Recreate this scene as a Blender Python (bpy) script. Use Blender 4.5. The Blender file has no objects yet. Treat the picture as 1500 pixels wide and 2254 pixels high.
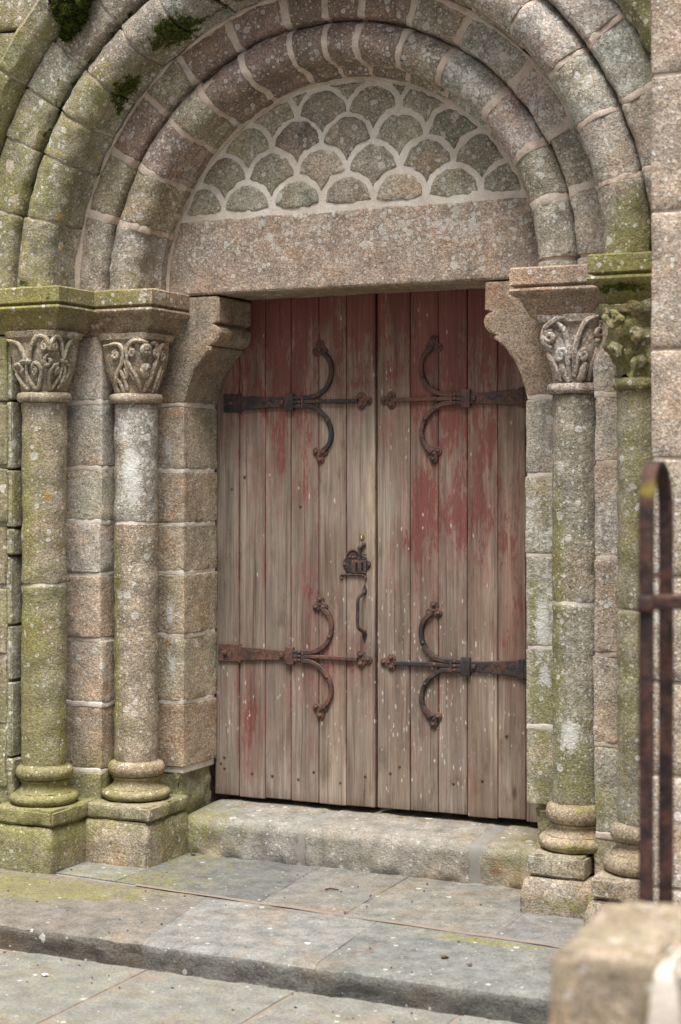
import bpy, bmesh, math, random
import numpy as np
from mathutils import noise, Vector
random.seed(11)
sc = bpy.context.scene
COL = sc.collection
rad = math.radians

# ------------------------------------------------------------------ camera
cd = bpy.data.cameras.new('camera')
cam = bpy.data.objects.new('camera', cd)
COL.objects.link(cam)
cam.location = (2.815, -5.985, 1.6)
cam.rotation_euler = (rad(90), 0, rad(25.40))
cd.sensor_fit = 'VERTICAL'
cd.sensor_height = 36.0
cd.sensor_width = 24.0
cd.lens = 3780 / 2254 * 36.0
cd.shift_y = -77 / 2254
cd.clip_start = 0.05
cd.clip_end = 400
cd.dof.use_dof = True
cd.dof.focus_distance = 6.45
cd.dof.aperture_fstop = 2.6
sc.camera = cam

# ------------------------------------------------------------------ sky, sun, exposure (bright overcast)
w = bpy.data.worlds.new('World')
sc.world = w
w.use_nodes = True
wt = w.node_tree
SUN_EL, SUN_AZ = 69, 14          # azimuth measured from -Y (behind the camera) towards +X
sky = wt.nodes.new('ShaderNodeTexSky')
sky.sky_type = 'NISHITA'
sky.sun_disc = False
sky.sun_elevation = rad(SUN_EL)
sky.sun_rotation = rad(180 - SUN_AZ)
sky.air_density = 1.0
sky.dust_density = 4.0
hs = wt.nodes.new('ShaderNodeHueSaturation')
hs.inputs['Saturation'].default_value = 0.30
wt.links.new(sky.outputs[0], hs.inputs['Color'])
wt.links.new(hs.outputs[0], wt.nodes['Background'].inputs[0])
wt.nodes['Background'].inputs[1].default_value = 0.05
sd = bpy.data.lights.new('sun', 'SUN')
sd.energy = 3.4
sd.angle = rad(36)
sd.color = (1.0, 0.97, 0.93)
sun = bpy.data.objects.new('sun', sd)
COL.objects.link(sun)
dirv = Vector((math.cos(rad(SUN_EL)) * math.sin(rad(SUN_AZ)), -math.cos(rad(SUN_EL)) * math.cos(rad(SUN_AZ)), math.sin(rad(SUN_EL))))
sun.rotation_euler = dirv.to_track_quat('Z', 'Y').to_euler()
sun.location = dirv * 20
sc.view_settings.view_transform = 'Standard'
sc.view_settings.look = 'None'
sc.view_settings.gamma = 1.0
sc.view_settings.use_curve_mapping = False
sc.view_settings.exposure = 1.22
sc.cycles.max_bounces = 5
sc.cycles.diffuse_bounces = 3
sc.cycles.glossy_bounces = 2

# ------------------------------------------------------------------ materials
class NT:
    def __init__(s, name):
        s.m = bpy.data.materials.new(name)
        s.m.use_nodes = True
        s.t = s.m.node_tree
        s.b = s.t.nodes['Principled BSDF']
        s.pos = s.t.nodes.new('ShaderNodeNewGeometry').outputs['Position']
        s.oi = s.t.nodes.new('ShaderNodeObjectInfo')
    def set(s, sock, v):
        if isinstance(v, bpy.types.NodeSocket): s.t.links.new(v, sock)
        else: sock.default_value = v
    def math(s, op, a, b=0.0, c=0.0, clamp=False):
        n = s.t.nodes.new('ShaderNodeMath'); n.operation = op; n.use_clamp = clamp
        s.set(n.inputs[0], a); s.set(n.inputs[1], b); s.set(n.inputs[2], c)
        return n.outputs[0]
    def vmul(s, v, xyz):
        n = s.t.nodes.new('ShaderNodeVectorMath'); n.operation = 'MULTIPLY'
        s.set(n.inputs[0], v); n.inputs[1].default_value = xyz
        return n.outputs[0]
    def vadd(s, a, b):
        n = s.t.nodes.new('ShaderNodeVectorMath'); n.operation = 'ADD'
        s.set(n.inputs[0], a); s.set(n.inputs[1], b)
        return n.outputs[0]
    def noise(s, scale, detail=3, rough=0.55, vec=None, dist=0.0, color=False):
        n = s.t.nodes.new('ShaderNodeTexNoise')
        s.set(n.inputs['Vector'], vec if vec is not None else s.pos)
        n.inputs['Scale'].default_value = scale; n.inputs['Detail'].default_value = detail
        n.inputs['Roughness'].default_value = rough; n.inputs['Distortion'].default_value = dist
        return n.outputs['Color' if color else 'Fac']
    def voro(s, scale, vec=None, rnd=1.0):
        n = s.t.nodes.new('ShaderNodeTexVoronoi')
        s.set(n.inputs['Vector'], vec if vec is not None else s.pos)
        n.inputs['Scale'].default_value = scale; n.inputs['Randomness'].default_value = rnd
        sp = s.t.nodes.new('ShaderNodeSeparateColor')
        s.t.links.new(n.outputs['Color'], sp.inputs[0])
        return n.outputs['Distance'], sp.outputs
    def smooth(s, v, lo, hi):
        n = s.t.nodes.new('ShaderNodeMapRange'); n.interpolation_type = 'SMOOTHSTEP'
        s.set(n.inputs[0], v); s.set(n.inputs[1], lo); s.set(n.inputs[2], hi)
        return n.outputs[0]
    def lin(s, v, lo, hi, a, b):
        n = s.t.nodes.new('ShaderNodeMapRange')
        s.set(n.inputs[0], v); n.inputs[1].default_value = lo; n.inputs[2].default_value = hi
        n.inputs[3].default_value = a; n.inputs[4].default_value = b
        return n.outputs[0]
    def mix(s, f, a, b, mode='MIX'):
        n = s.t.nodes.new('ShaderNodeMix'); n.data_type = 'RGBA'; n.blend_type = mode
        s.set(n.inputs[0], f)
        s.set(n.inputs[6], a if isinstance(a, bpy.types.NodeSocket) else (*a, 1))
        s.set(n.inputs[7], b if isinstance(b, bpy.types.NodeSocket) else (*b, 1))
        return n.outputs[2]
    def attr(s, name):
        n = s.t.nodes.new('ShaderNodeAttribute'); n.attribute_name = name
        return n.outputs['Fac']
    def gray(s, v):
        n = s.t.nodes.new('ShaderNodeCombineColor')
        for i in range(3): s.set(n.inputs[i], v)
        return n.outputs[0]
    def bump(s, h, strength, dist, prev=None):
        n = s.t.nodes.new('ShaderNodeBump')
        n.inputs['Strength'].default_value = strength; n.inputs['Distance'].default_value = dist
        s.set(n.inputs['Height'], h)
        if prev is not None: s.set(n.inputs['Normal'], prev)
        return n.outputs[0]
    def out(s, col, rough, normal=None, metal=0.0, spec=0.3):
        s.set(s.b.inputs['Base Color'], col); s.set(s.b.inputs['Roughness'], rough)
        s.set(s.b.inputs['Metallic'], metal); s.b.inputs['Specular IOR Level'].default_value = spec
        if normal is not None: s.set(s.b.inputs['Normal'], normal)
        return s.m

def granite(name, speck=1.0, bumpk=1.0, cool=(.85, .91, .95)):
    m = NT(name)
    mid = m.noise(13, 4, 0.62); fine = m.noise(75, 3, 0.7); n17 = m.noise(18, 4, .72); low = m.noise(4.6, 3, .6)
    d, c = m.voro(210)
    # grain: dark mica, pale feldspar
    g = m.lin(c[0], 0, 1, 1 - .42 * speck, 1 + .36 * speck)
    g = m.math('MULTIPLY', g, m.lin(c[1], .82, 1.0, 1.0, 1 - .5 * speck))
    g = m.math('MULTIPLY', g, m.lin(fine, .3, .7, .85, 1.15))
    g = m.math('MULTIPLY', g, m.lin(mid, .3, .7, .70, 1.24))
    col = m.mix(1.0, m.oi.outputs['Color'], m.gray(g), 'MULTIPLY')
    col = m.mix(m.math('MULTIPLY', c[2], .35 * speck), col, m.mix(1.0, col, (1.15, .84, .62), 'MULTIPLY'))
    # water streaks, pits, block-to-block differences
    stv = m.noise(1, 3, .6, m.vmul(m.pos, (26, 26, 1.6)))
    col = m.mix(m.math('MULTIPLY', m.smooth(stv, .52, .72), .38), col, m.mix(1.0, col, (.58, .57, .53), 'MULTIPLY'))
    col = m.mix(m.math('MULTIPLY', m.smooth(stv, .46, .30), .30), col, m.mix(1.0, col, (1.28, 1.27, 1.25), 'MULTIPLY'))
    pit = m.smooth(fine, .36, .27)
    col = m.mix(m.math('MULTIPLY', pit, m.lin(m.oi.outputs['Random'], 0, 1, .15, .75)), col, m.mix(1.0, col, (.34, .30, .26), 'MULTIPLY'))
    # warm / grey patches inside one stone
    col = m.mix(m.math('MULTIPLY', m.smooth(low, .5, .70), .48), col, m.mix(1.0, col, (1.13, .87, .66), 'MULTIPLY'))
    col = m.mix(m.math('MULTIPLY', m.smooth(low, .5, .32), .70), col, m.mix(1.0, col, cool, 'MULTIPLY'))
    # rust
    ru = m.smooth(m.math('ADD', m.attr('rust'), m.math('MULTIPLY', m.math('SUBTRACT', .5, n17), 1.1)), .48, .85)
    col = m.mix(m.math('MULTIPLY', ru, .75), col, m.mix(1.0, col, (1.0, .52, .28), 'MULTIPLY'))
    # soot / dark weathering, plus the shade painted on the step riser
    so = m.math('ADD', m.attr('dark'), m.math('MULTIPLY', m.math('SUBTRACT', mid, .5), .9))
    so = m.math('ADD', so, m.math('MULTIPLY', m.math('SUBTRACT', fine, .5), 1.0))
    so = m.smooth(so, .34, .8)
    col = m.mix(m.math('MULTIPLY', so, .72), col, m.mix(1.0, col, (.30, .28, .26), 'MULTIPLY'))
    # algae film
    al = m.math('ADD', m.attr('moss'), m.math('MULTIPLY', m.math('SUBTRACT', n17, .5), 1.1))
    al = m.math('ADD', al, m.math('MULTIPLY', m.math('SUBTRACT', fine, .5), .8))
    al = m.math('ADD', al, m.math('MULTIPLY', m.math('SUBTRACT', stv, .5), .5))
    al = m.smooth(al, .20, .72)
    ac = m.mix(m.smooth(low, .35, .65), (.182, .164, .066), (.198, .192, .048))
    ac = m.mix(1.0, ac, m.gray(m.lin(fine, .25, .75, .55, 1.35)), 'MULTIPLY')
    ac = m.mix(1.0, ac, m.gray(m.lin(c[0], 0, 1, .8, 1.2)), 'MULTIPLY')
    col = m.mix(m.math('MULTIPLY', al, .70), col, ac)
    # crusty white lichen: round thalli of several sizes + merged sheets
    wob = m.math('MULTIPLY', m.math('SUBTRACT', fine, .5), .45)
    li = m.attr('lich')
    lic = None
    for sc_, k in ((27, .5), (50, 1.0), (92, 1.15)):
        dd, cc = m.voro(sc_)
        dd = m.math('ADD', dd, wob)
        r_ = m.lin(cc[1], 0, 1, .14, .50)
        e_ = m.math('SUBTRACT', r_, dd)
        disc = m.math('MULTIPLY', m.math('LESS_THAN', cc[0], m.math('MULTIPLY', li, k)), m.smooth(e_, -.03, .06))
        disc = m.math('MULTIPLY', disc, m.math('MULTIPLY', m.lin(e_, 0.0, .22, 1.0, .60), m.lin(cc[2], 0, 1, .5, 1.0)))
        lic = disc if lic is None else m.math('MAXIMUM', lic, disc)
    sheet = m.math('ADD', li, m.math('MULTIPLY', m.math('SUBTRACT', n17, .5), .8))
    sheet = m.math('ADD', sheet, m.math('MULTIPLY', m.math('SUBTRACT', fine, .5), .5))
    lic = m.math('MAXIMUM', lic, m.math('MULTIPLY', m.smooth(sheet, .62, .84), .85))
    lc = m.mix(c[1], (.58, .575, .54), (.76, .755, .72))
    col = m.mix(m.math('MULTIPLY', lic, .85), col, lc)
    # orange lichen
    dd, cc = m.voro(17)
    orr = m.math('MULTIPLY', m.math('LESS_THAN', cc[1], m.attr('orange')), m.smooth(m.math('SUBTRACT', m.lin(cc[2], 0, 1, .12, .34), m.math('ADD', dd, wob)), -.02, .08))
    col = m.mix(m.math('MULTIPLY', orr, .8), col, (.36, .21, .03))
    # thick dark moss
    dm = m.math('ADD', m.attr('dmoss'), m.math('MULTIPLY', m.math('SUBTRACT', n17, .5), 1.7))
    dm = m.smooth(m.math('ADD', dm, m.math('MULTIPLY', m.math('SUBTRACT', fine, .5), 1.0)), .50, .66)
    mc = m.mix(m.smooth(m.math('ADD', fine, m.math('MULTIPLY', c[0], .12)), .44, .74), (.014, .020, .006), (.085, .105, .014))
    col = m.mix(dm, col, mc)
    h = m.math('ADD', m.noise(75, 3, 0.7), m.math('MULTIPLY', m.noise(210, 2, .7), .7))
    nb = m.bump(m.noise(24, 3, .65), .5 * bumpk, .014)
    nb = m.bump(h, .85 * bumpk, .0065, nb)
    return m.out(col, .92, nb, spec=.2)

def mortar_mat():
    m = NT('lime_mortar')
    mid = m.noise(16, 5, .65); fine = m.noise(110, 4, .7)
    g = m.math('MULTIPLY', m.lin(mid, .3, .7, .82, 1.12), m.lin(fine, .3, .7, .84, 1.14))
    col = m.mix(1.0, m.mix(m.smooth(m.noise(3.2, 3), .4, .62), (.56, .475, .40), (.51, .40, .325)), m.gray(g), 'MULTIPLY')
    so = m.smooth(m.math('ADD', m.attr('dark'), m.math('MULTIPLY', m.math('SUBTRACT', m.noise(19, 5, .72), .5), 1.2)), .4, .85)
    col = m.mix(m.math('MULTIPLY', so, .6), col, (.15, .13, .11))
    al = m.smooth(m.math('ADD', m.attr('moss'), m.math('MULTIPLY', m.math('SUBTRACT', m.noise(17, 6, .72), .5), 1.0)), .3, .85)
    col = m.mix(m.math('MULTIPLY', al, .75), col, (.16, .16, .05))
    dm = m.smooth(m.math('ADD', m.attr('dmoss'), m.math('MULTIPLY', m.math('SUBTRACT', m.noise(30, 6, .8), .5), .9)), .42, .62)
    col = m.mix(dm, col, (.022, .03, .008))
    nb = m.bump(m.math('ADD', fine, m.math('MULTIPLY', m.noise(240, 3, .7), .6)), .6, .005)
    nb = m.bump(mid, .5, .012, nb)
    return m.out(col, .95, nb, spec=.15)

def wood_mat():
    m = NT('weathered_oak')
    off = m.t.nodes.new('ShaderNodeCombineXYZ')
    m.set(off.inputs[0], m.math('MULTIPLY', m.oi.outputs['Random'], 17.0))
    m.set(off.inputs[2], m.math('MULTIPLY', m.oi.outputs['Random'], 31.0))
    p = m.vadd(m.pos, off.outputs[0])
    wob = m.vmul(m.noise(5, 3, .5, m.vmul(p, (1.6, 1, .7)), 0, True), (.016, .0, .0))
    p2 = m.vadd(p, wob)
    g1 = m.noise(1, 5, .65, m.vmul(p2, (95, 40, 2.4)))
    g2 = m.noise(1, 4, .7, m.vmul(p2, (260, 60, 5.5)))
    g3 = m.noise(1, 3, .6, m.vmul(p2, (22, 10, 1.3)))
    lum = m.math('MULTIPLY', m.lin(g1, .3, .7, .68, 1.24), m.lin(g2, .3, .7, .74, 1.22))
    lum = m.math('MULTIPLY', lum, m.lin(g3, .3, .7, .72, 1.24))
    base = m.mix(m.smooth(m.noise(2.3, 3, .6, m.vmul(p, (3, 1, 1))), .38, .64), (.296, .238, .186), (.218, .162, .120))
    base = m.mix(m.lin(m.oi.outputs['Random'], 0, 1, 0, .55), base, (.205, .182, .158))
    base = m.mix(m.smooth(m.attr('pale'), .2, .9), base, (.47, .385, .285))
    col = m.mix(1.0, base, m.gray(lum), 'MULTIPLY')
    crk = m.noise(1, 2, .5, m.vmul(p2, (120, 20, .9)))
    col = m.mix(m.math('MULTIPLY', m.smooth(crk, .64, .72), .7), col, (.045, .033, .026))
    blt = m.noise(1, 5, .7, m.vmul(p, (14, 5, 5)))
    col = m.mix(m.math('MULTIPLY', m.smooth(blt, .50, .70), .65), col, m.mix(1.0, col, (.52, .45, .40), 'MULTIPLY'))
    # knots
    dk, ck = m.voro(1, m.vmul(p, (9, 1, 3.2)))
    kn = m.math('MULTIPLY', m.math('LESS_THAN', ck[0], .16), m.smooth(dk, .13, .03))
    col = m.mix(m.math('MULTIPLY', kn, .75), col, (.05, .03, .022))
    # dark water stains, plus lintel shade painted over the plank tops
    st = m.math('ADD', m.attr('stain_shade'), m.math('MULTIPLY', m.math('SUBTRACT', m.noise(1, 5, .7, m.vmul(p, (24, 10, 6))), .5), .9))
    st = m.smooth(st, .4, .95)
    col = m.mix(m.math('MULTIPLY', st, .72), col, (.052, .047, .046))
    # worn red paint, kept along the grain
    pn = m.noise(1, 6, .75, m.vmul(p2, (42, 20, 7)))
    pn2 = m.noise(1, 4, .8, m.vmul(p2, (150, 40, 26)))
    pn3 = m.noise(1, 4, .6, m.vmul(p, (9, 10, 4)))
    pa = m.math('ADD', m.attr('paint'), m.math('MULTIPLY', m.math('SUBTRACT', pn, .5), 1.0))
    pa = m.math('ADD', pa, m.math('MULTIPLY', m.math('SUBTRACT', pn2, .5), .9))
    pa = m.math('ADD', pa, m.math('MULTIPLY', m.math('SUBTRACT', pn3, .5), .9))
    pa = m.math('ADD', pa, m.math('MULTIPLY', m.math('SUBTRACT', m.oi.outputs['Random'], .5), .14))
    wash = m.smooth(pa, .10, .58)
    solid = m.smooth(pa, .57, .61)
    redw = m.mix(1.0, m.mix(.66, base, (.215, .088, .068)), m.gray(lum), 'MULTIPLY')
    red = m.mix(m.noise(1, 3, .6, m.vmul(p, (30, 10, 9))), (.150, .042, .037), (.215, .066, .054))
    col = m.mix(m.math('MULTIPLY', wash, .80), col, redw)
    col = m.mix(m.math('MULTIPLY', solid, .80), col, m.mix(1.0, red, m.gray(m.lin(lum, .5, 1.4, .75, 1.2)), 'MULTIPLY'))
    # pale drips and droppings
    df, cf = m.voro(1, m.vadd(m.vmul(p, (105, 10, 38)), m.vmul(m.noise(60, 3, .6, None, 0, True), (1.1, 0, 1.1))))
    fl = m.math('MULTIPLY', m.math('LESS_THAN', cf[0], m.math('MULTIPLY', m.attr('fleck'), m.smooth(m.noise(1, 3, .6, m.vmul(p, (22, 4, 9))), .36, .62))), m.smooth(m.math('SUBTRACT', m.lin(cf[1], 0, 1, .02, .42), df), -.04, .14))
    col = m.mix(m.math('MULTIPLY', fl, m.lin(cf[2], 0, 1, .3, .9)), col, (.53, .50, .44))
    gr = m.smooth(m.math('ADD', m.attr('moss'), m.math('MULTIPLY', m.math('SUBTRACT', m.noise(9, 4), .5), .8)), .3, .9)
    col = m.mix(m.math('MULTIPLY', gr, .45), col, (.17, .145, .07))
    h = m.math('ADD', g1, m.math('MULTIPLY', g2, .8))
    h = m.math('SUBTRACT', h, m.math('MULTIPLY', solid, -.15))
    nb = m.bump(h, .55, .004)
    return m.out(col, m.lin(solid, 0, 1, .82, .62), nb, spec=.25)

def iron_mat(name, a, b, thr=.5):
    m = NT(name)
    n1 = m.noise(24, 5, .7); n2 = m.noise(140, 4, .7)
    f = m.smooth(m.math('ADD', n1, m.math('MULTIPLY', m.math('SUBTRACT', n2, .5), .5)), thr - .14, thr + .16)
    col = m.mix(f, a, b)
    col = m.mix(1.0, col, m.gray(m.lin(n2, .25, .75, .7, 1.3)), 'MULTIPLY')
    col = m.mix(m.math('MULTIPLY', m.smooth(m.attr('moss'), .3, .8), .8), col, (.24, .20, .03))
    nb = m.bump(n2, .6, .003)
    return m.out(col, m.lin(f, 0, 1, .55, .85), nb, metal=.25, spec=.35)

def plain_mat(name, a, b, scale=30, rough=.8, metal=0.0):
    m = NT(name)
    n = m.noise(scale, 4, .65)
    return m.out(m.mix(m.smooth(n, .35, .65), a, b), rough, m.bump(n, .4, .004), metal=metal)

M = dict(granite=granite('granite', .88, .85), paving=granite('paving_stone', .45, .8, (.90, .90, .93)), mortar=mortar_mat(), wood=wood_mat(),
         iron=iron_mat('wrought_iron', (.058, .044, .040), (.165, .082, .056), .50),
         black_iron=iron_mat('blackened_iron', (.034, .034, .037), (.125, .064, .046), .56),
         rust=iron_mat('rusty_iron', (.026, .018, .018), (.105, .048, .036), .52),
         brass=plain_mat('old_brass', (.26, .17, .05), (.17, .11, .04), 60, .6, .5),
         dark=plain_mat('dark_void', (.004, .004, .004), (.006, .005, .005)),
         moss=None, joint=plain_mat('red_mortar', (.225, .178, .146), (.205, .156, .124), 25, .95),
         cement=plain_mat('grey_cement', (.235, .226, .200), (.205, .195, .170), 14, .95),
         twig=plain_mat('twig', (.02, .02, .03), (.035, .03, .03)),
         leaf=plain_mat('dry_leaf', (.16, .08, .035), (.09, .045, .022)),
         feather=plain_mat('feather', (.7, .7, .7), (.5, .5, .5)))
def moss_mat():
    m = NT('cushion_moss')
    n = m.noise(45, 5, .75); f = m.noise(190, 4, .7)
    col = m.mix(m.smooth(n, .40, .66), (.018, .026, .006), (.115, .140, .020))
    col = m.mix(1.0, col, m.gray(m.lin(f, .25, .75, .45, 1.5)), 'MULTIPLY')
    return m.out(col, .95, m.bump(m.math('ADD', n, f), .9, .012), spec=.1)
M['moss'] = moss_mat()

mm = NT('white_pointing')
n1_ = mm.noise(30, 5, .65); n2_ = mm.noise(160, 4, .7)
cc_ = mm.mix(1.0, mm.mix(mm.smooth(mm.noise(4), .35, .65), (.72, .665, .59), (.60, .525, .45)), mm.gray(mm.math('MULTIPLY', mm.lin(n1_, .3, .7, .86, 1.1), mm.lin(n2_, .3, .7, .86, 1.12))), 'MULTIPLY')
cc_ = mm.mix(mm.math('MULTIPLY', mm.smooth(mm.math('ADD', mm.attr('dark'), mm.math('MULTIPLY', mm.math('SUBTRACT', mm.noise(22, 5, .7), .5), .9)), .4, .8), .6), cc_, (.24, .17, .125))
M['white'] = mm.out(cc_, .95, mm.bump(mm.math('ADD', n1_, n2_), .6, .006), spec=.15)

# ------------------------------------------------------------------ growth, wear and some painted shade, given as places on the building (x, y, z, radii, amount)
BL = {k: [] for k in ('moss', 'dmoss', 'lich', 'orange', 'rust', 'dark', 'paint', 'fleck', 'stain_shade', 'pale')}
def blob(k, x, y, z, rx, ry, rz, a): BL[k].append((x, y, z, rx, ry, rz, a))
def field(k, V, base):
    r = np.full(len(V), 1.0 - base)
    for x, y, z, rx, ry, rz, a in BL[k]:
        d = ((V[:, 0] - x) / rx) ** 2 + ((V[:, 1] - y) / ry) ** 2 + ((V[:, 2] - z) / rz) ** 2
        r *= 1 - a * np.exp(-d)
    return 1.0 - r

# ------------------------------------------------------------------ mesh helpers
def empty(name, loc, label, cat, group=None, kind=None):
    o = bpy.data.objects.new(name, None); COL.objects.link(o)
    o.location = loc; o.empty_display_size = .1
    o['label'] = label; o['category'] = cat
    if group: o['group'] = group
    if kind: o['kind'] = kind
    return o

WEAR = ('moss', 'dmoss', 'lich', 'orange', 'rust', 'dark')
DOOR = ('paint', 'fleck', 'stain_shade', 'pale', 'moss')
def wloc(o):
    p = Vector(o.location)
    while o.parent: o = o.parent; p = p + Vector(o.location)
    return p
def make(name, V, F, mat, parent=None, tint=None, amp=0.0, freq=9.0, seed=None, label=None, cat=None, group=None, kind=None, smooth=True, attrs=WEAR, **base):
    """one mesh object from world-space vertices; relief and wear are put on the vertices"""
    V = np.asarray(V, float)
    me = bpy.data.meshes.new(name)
    me.from_pydata(V.tolist(), [], F)
    bm = bmesh.new(); bm.from_mesh(me)
    bmesh.ops.recalc_face_normals(bm, faces=bm.faces[:])
    bm.to_mesh(me); bm.free()
    if amp:
        sd_ = Vector((random.uniform(-50, 50), random.uniform(-50, 50), random.uniform(-50, 50))) if seed is None else Vector((seed, seed, seed))
        N = np.empty(len(V) * 3); me.vertex_normals.foreach_get('vector', N); N = N.reshape(-1, 3)
        d = np.array([noise.fractal(Vector(v) * freq + sd_, .9, 2.1, 4) for v in V])
        V = V + N * (d * amp)[:, None]
    lo, hi = V.min(0), V.max(0)
    org = np.array([(lo[0] + hi[0]) / 2, (lo[1] + hi[1]) / 2, lo[2]])
    me.vertices.foreach_set('co', (V - org).ravel())
    if attrs:
        for k in attrs:
            a = me.attributes.new(k, 'FLOAT', 'POINT')
            a.data.foreach_set('value', np.clip(field(k, V, base.get(k, 0.0)), 0, 1).astype(np.float32))
    if smooth: me.polygons.foreach_set('use_smooth', [True] * len(me.polygons))
    me.materials.append(mat); me.update()
    if smooth: me.set_sharp_from_angle(angle=rad(38))
    o = bpy.data.objects.new(name, me); COL.objects.link(o)
    if parent:
        o.parent = parent; o.location = Vector(org) - wloc(parent)
    else: o.location = org
    if tint is not None: o.color = (*tint, 1)
    if label: o['label'] = label
    if cat: o['category'] = cat
    if group: o['group'] = group
    if kind: o['kind'] = kind
    return o

def lines(lo, hi, res, r):
    n = max(1, int(round((hi - lo - 2 * r) / res)))
    return np.concatenate([[lo, lo + .35 * r], np.linspace(lo + r, hi - r, n + 1), [hi - .35 * r, hi]])
def rbox(x0, x1, y0, y1, z0, z1, res=.025, r=.008, wear=.0, seed=None, resz=None, resy=None):
    """box with rounded, unevenly worn edges"""
    r = min(r, .45 * min(x1 - x0, y1 - y0, z1 - z0))
    xs, ys, zs = lines(x0, x1, res, r), lines(y0, y1, resy or res, r), lines(z0, z1, resz or res, r)
    nx, ny, nz = len(xs), len(ys), len(zs)
    I = -np.ones((nx, ny, nz), int)
    gi, gj, gk = np.meshgrid(range(nx), range(ny), range(nz), indexing='ij')
    s = (gi == 0) | (gi == nx - 1) | (gj == 0) | (gj == ny - 1) | (gk == 0) | (gk == nz - 1)
    I[s] = np.arange(s.sum())
    P = np.stack([xs[gi[s]], ys[gj[s]], zs[gk[s]]], 1)
    lo = np.array([x0 + r, y0 + r, z0 + r]); hi = np.array([x1 - r, y1 - r, z1 - r])
    q = np.clip(P, lo, hi); d = P - q
    L = np.linalg.norm(d, axis=1, keepdims=True)
    n = d / np.maximum(L, 1e-9)
    P = q + n * r
    if wear:
        so = Vector((random.uniform(-50, 50),) * 3) if seed is None else Vector((seed,) * 3)
        edge = 1 - np.abs(n).max(1)
        wv = np.array([max(0, noise.fractal(Vector(p) * 14 + so, .8, 2, 3) + .25) for p in P])
        P = P - n * (wv * wear * np.minimum(edge * 4, 1))[:, None]
    F = []
    for A in (I[0], I[-1], I[:, 0], I[:, -1], I[:, :, 0], I[:, :, -1]):
        a, b, c, e = A[:-1, :-1].ravel(), A[1:, :-1].ravel(), A[1:, 1:].ravel(), A[:-1, 1:].ravel()
        F += list(zip(a.tolist(), b.tolist(), c.tolist(), e.tolist()))
    return P, F

STONES = [(.36, .285, .215), (.34, .29, .235), (.33, .27, .20), (.35, .30, .25), (.31, .265, .21), (.37, .30, .235), (.33, .285, .24)]
def tintj(t, j=.06):
    k = 1.04 * (1 + random.uniform(-j, j)); g_ = sum(t) / 3; t = tuple((c * .74 + g_ * .26) * q for c, q in zip(t, (1.0, 1.03, 1.0)))
    return tuple(max(.01, c * k * (1 + random.uniform(-j * .4, j * .4))) for c in t)
def stone(name, box, parent, tint=None, res=.025, r=.0045, amp=.0028, wear=.006, freq=8, warp=None, mat='granite', resz=None, **kw):
    P, F = rbox(*box, res=res, r=r, wear=wear, resz=resz)
    if warp: P = warp(P)
    return make(name, P, F, M[mat], parent, tintj(tint or random.choice(STONES)), amp=amp, freq=freq, **kw)

def densify(poly, res, closed=True):
    out = []
    n = len(poly)
    for i in range(n if closed else n - 1):
        a, b = np.array(poly[i], float), np.array(poly[(i + 1) % n], float)
        k = max(1, int(math.ceil(np.linalg.norm(b - a) / res)))
        out += [tuple(a + (b - a) * t / k) for t in range(k)]
    if not closed: out.append(tuple(poly[-1]))
    return out
def inset(poly, d):
    """offset a closed 2-D polygon inwards"""
    P = np.array(poly); n = len(P)
    area = .5 * np.sum(P[:, 0] * np.roll(P[:, 1], -1) - np.roll(P[:, 0], -1) * P[:, 1])
    s = 1 if area > 0 else -1
    t = np.roll(P, -1, 0) - np.roll(P, 1, 0)
    t /= np.maximum(np.linalg.norm(t, axis=1, keepdims=True), 1e-9)
    nrm = np.stack([-t[:, 1], t[:, 0]], 1) * s
    return P + nrm * d
def arc_sweep(poly, a0, a1, cz, res=.025, round_=.006):
    """closed (radius, y) profile carried round the arch from angle a0 to a1 (degrees)"""
    poly = densify(poly, res)
    rm = np.mean([p[0] for p in poly])
    e1, e2 = math.degrees(.3 * round_ / rm), math.degrees(round_ / rm)
    n = max(2, int(rad(a1 - a0) * rm / res))
    if round_ > 0:
        A = [(a0, inset(poly, round_)), (a0 + e1, inset(poly, round_ * .35))] + [(a, np.array(poly)) for a in np.linspace(a0 + e2, a1 - e2, n)] + [(a1 - e1, inset(poly, round_ * .35)), (a1, inset(poly, round_))]
    else:
        A = [(a, np.array(poly)) for a in np.linspace(a0, a1, n)]
    V, F, k = [], [], len(poly)
    for a, p in A:
        c, s = math.cos(rad(a)), math.sin(rad(a))
        V += [(q[0] * c, q[1], cz + q[0] * s) for q in p]
    for i in range(len(A) - 1):
        for j in range(k):
            F.append((i * k + j, i * k + (j + 1) % k, (i + 1) * k + (j + 1) % k, (i + 1) * k + j))
    F.append(tuple(range(k))); F.append(tuple(range((len(A) - 1) * k, len(A) * k)))
    return V, F
def lathe(prof, cx, cy, n=48, cap=True):
    V, F = [], []
    for r, z in prof:
        V += [(cx + r * math.cos(2 * math.pi * i / n), cy + r * math.sin(2 * math.pi * i / n), z) for i in range(n)]
    for j in range(len(prof) - 1):
        for i in range(n):
            F.append((j * n + i, j * n + (i + 1) % n, (j + 1) * n + (i + 1) % n, (j + 1) * n + i))
    if cap: F.append(tuple(range(n))); F.append(tuple(range((len(prof) - 1) * n, len(prof) * n)))
    return V, F
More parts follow.
